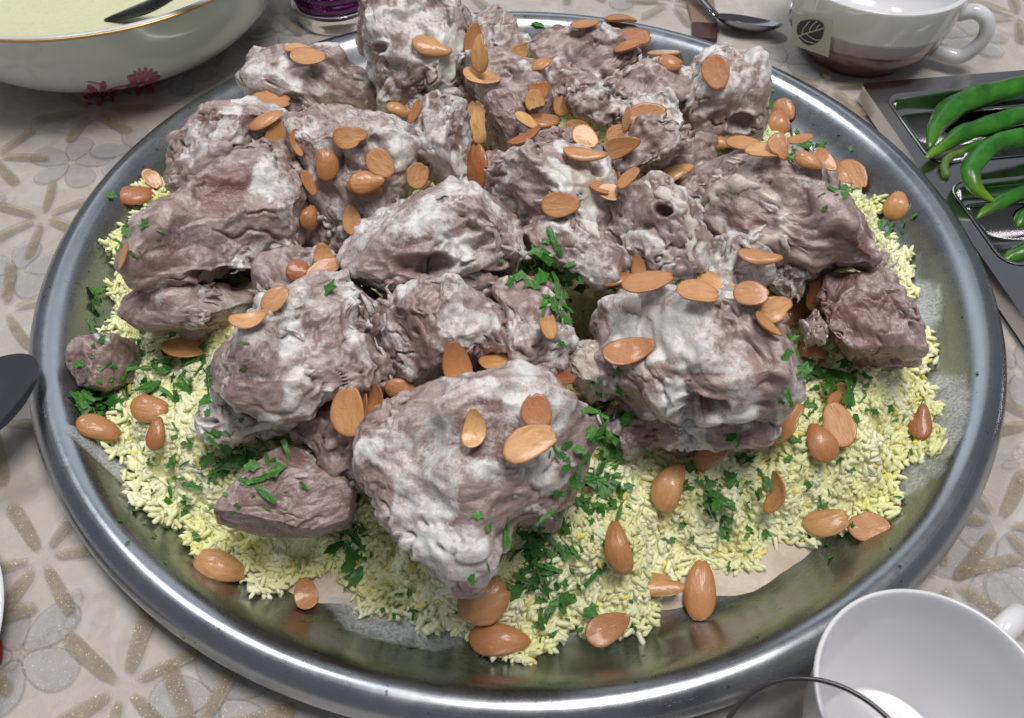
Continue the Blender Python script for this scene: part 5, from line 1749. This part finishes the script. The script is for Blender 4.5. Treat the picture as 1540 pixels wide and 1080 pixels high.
chilli([(1396, 222, .013), (1408, 192, .014), (1432, 163, .015), (1472, 146, .016), (1545, 130, .016), (1640, 118, .015)], 18, 'thick dark green chilli along the back of the tray', .15)
chilli([(1392, 238, .017), (1420, 218, .017), (1458, 197, .018), (1500, 184, .019), (1550, 172, .019), (1640, 158, .018)], 15, 'pointed green chilli second from the back of the tray', .5)
chilli([(1440, 232, .014), (1475, 218, .014), (1520, 212, .014), (1580, 205, .014), (1640, 200, .014)], 12, 'green chilli with its stalk hanging over the tray divider', .1, [(1424, 266, .013), (1420, 250, .014), (1428, 236, .0145), (1446, 230, .014)])
chilli([(1496, 304, .017), (1472, 288, .019), (1460, 262, .022), (1474, 234, .024), (1505, 214, .025), (1560, 203, .024), (1640, 196, .022)], 15, 'hooked green chilli with a yellowish curling tip', .85)
chilli([(1468, 328, .014), (1490, 312, .015), (1520, 297, .016), (1570, 280, .016), (1640, 262, .015)], 12, 'slim green chilli in the middle compartment', .4)
chilli([(1528, 342, .011), (1540, 330, .011), (1570, 322, .011), (1640, 312, .011)], 16, 'short green chilli end at the right frame edge of the middle compartment', .1)
chilli([(1510, 392, .010), (1530, 382, .010), (1565, 372, .011), (1640, 360, .011)], 13, 'chilli tip at the bottom of the middle compartment', .2)


# ---- spoons, packet, plate
def spoon(name, c, ax, nrm, ln, wd, label, handle, mat, depth=.3):
    ax = np.array(ax, float); ax /= np.linalg.norm(ax); nrm = np.array(nrm, float); nrm -= ax * (nrm @ ax); nrm /= np.linalg.norm(nrm); sd = np.cross(nrm, ax)
    o = empty(name, tuple(c))
    V, Fc = [], []
    NTH, NRG = 40, 9
    for sgn, off in ((1, 0.0), (-1, -.0009)):
        b0 = len(V)
        for i in range(NRG + 1):
            f = i / NRG
            for k in range(NTH):
                a = 2 * math.pi * k / NTH
                x = ln * f * math.cos(a); y = wd * f * math.sin(a) * (1 - .16 * math.cos(a))
                V.append(ax * x + sd * y + nrm * (depth * wd * (f ** 2.2 - 1) + off * (1 - f ** 6)))
        for i in range(NRG):
            for k in range(NTH):
                k2 = (k + 1) % NTH; f_ = (b0 + i * NTH + k, b0 + (i + 1) * NTH + k, b0 + (i + 1) * NTH + k2, b0 + i * NTH + k2)
                Fc.append(f_ if sgn > 0 else f_[::-1])
    link('spoon_bowl', py_mesh('spoon_bowl', V, Fc), mat, o)
    pth = [np.array(h) - np.array(c) for h in handle]
    pth = smooth_prof([-ax * ln * .93 - nrm * .0004] + pth, 6)
    V, Fc = tube(pth, [.0028 + .002 * i / len(pth) for i in range(len(pth))], 10, .35, nrm)
    link('handle', py_mesh('handle', V, Fc), mat, o)
    tag(o, label, 'spoon')


M['reflsteel'] = mat_steel('dark_reflection_steel', (.30, .30, .315), .10, .16, False)  # dark room mirrored in the spoons is put into the metal colour
c = at_z(-26, 600, .0270)
spoon('table_spoon', c, (.50, .80, .06), (.10, .15, 1), .0225, .0165, 'dark shiny spoon bowl poking in at the left frame edge over the rim', [c + np.array([-.032, -.052, -.006]), c + np.array([-.065, -.105, -.016])], M['reflsteel'])
c = at_z(1126, 30, .008)
spoon('steel_spoon', c, (.95, -.28, 0), (0, .35, 1), .0205, .0125, 'small steel spoon lying behind the platter left of the tea cup', [c + np.array([-.035, .045, .003]), c + np.array([-.06, .09, .002])], M['reflsteel'], .45)
M['tan'] = plain('tan_card', (.24, .175, .115), .45); M['maroon'] = plain('maroon_card', (.055, .018, .018), .4)
a_, b_ = at_z(1041, 56, .003), at_z(1079, 58, .003)
pk = empty('paper_packet', tuple(a_))
def slab(name, P, h, mat, par):
    base = np.array(par.location); V = [np.array(p) - base for p in P]; V = [(v[0], v[1], 0.0) for v in V] + [(v[0], v[1], -h) for v in V]
    n = len(P); Fc = [tuple(range(n)), tuple(range(2 * n - 1, n - 1, -1))] + [(k, k + n, (k + 1) % n + n, (k + 1) % n) for k in range(n)]
    me = py_mesh(name, V, Fc); bm_ = bmesh.new(); bm_.from_mesh(me); bmesh.ops.recalc_face_normals(bm_, faces=bm_.faces); bm_.to_mesh(me); bm_.free()
    return link(name, me, mat, par, smooth=False)
m1, m2 = at_z(1041, 33, .003), at_z(1079, 35, .003)
slab('maroon_band', [a_, b_, m2, m1], .0025, M['maroon'], pk)
slab('tan_panel', [m1 + np.array([0, .0002, 0]), m2 + np.array([0, .0002, 0]), m2 + np.array([.003, .05, 0]), m1 + np.array([0, .05, 0])], .0022, M['tan'], pk)
tag(pk, 'tan and maroon card packet lying behind the platter left of the small spoon', 'packet')
PL = np.array([-.2225, -.1770, 0])
pl_ = empty('side_plate', tuple(PL))
lathe_obj('dish', [(0, .003), (.034, .003), (.036, .001), (.038, .003), (.048, .006), (.0585, .0105), (.0600, .0112), (.0590, .0122), (.047, .0082), (.036, .0052), (0, .0050)], M['porcelain'], pl_, n=80, sub=3)
tag(pl_, 'white plate edge with a red mark at the lower left frame edge', 'plate')
refresh()
M['redpaint'] = plain('red_paint', (.33, .045, .055), .3)
decal(pl_, oval(-3, 979, 8.5, 22, 0, 16), M['redpaint'], 'red_mark')

# ---- flakes that would share a description: single out the outermost ones of each heap
from collections import defaultdict
same = defaultdict(list)
for o in list(COL.objects):
    if o.name.startswith('parsley_flake') and 'label' in o: same[o['label']].append(o)
for lab, lst in same.items():
    if len(lst) < 2: continue
    rest = lst[:]
    pos = {o.name: to_px(np.array(o.matrix_world.translation)) for o in rest}
    for word, key in (('leftmost', lambda o: pos[o.name][0]), ('rightmost', lambda o: -pos[o.name][0]), ('nearest', lambda o: -pos[o.name][1]), ('farthest', lambda o: pos[o.name][1])):
        if not rest: break
        b = min(rest, key=key); rest.remove(b); b['label'] = word + ' ' + lab
    for o in rest:
        if len(rest) == 1: o['label'] = 'middle ' + lab
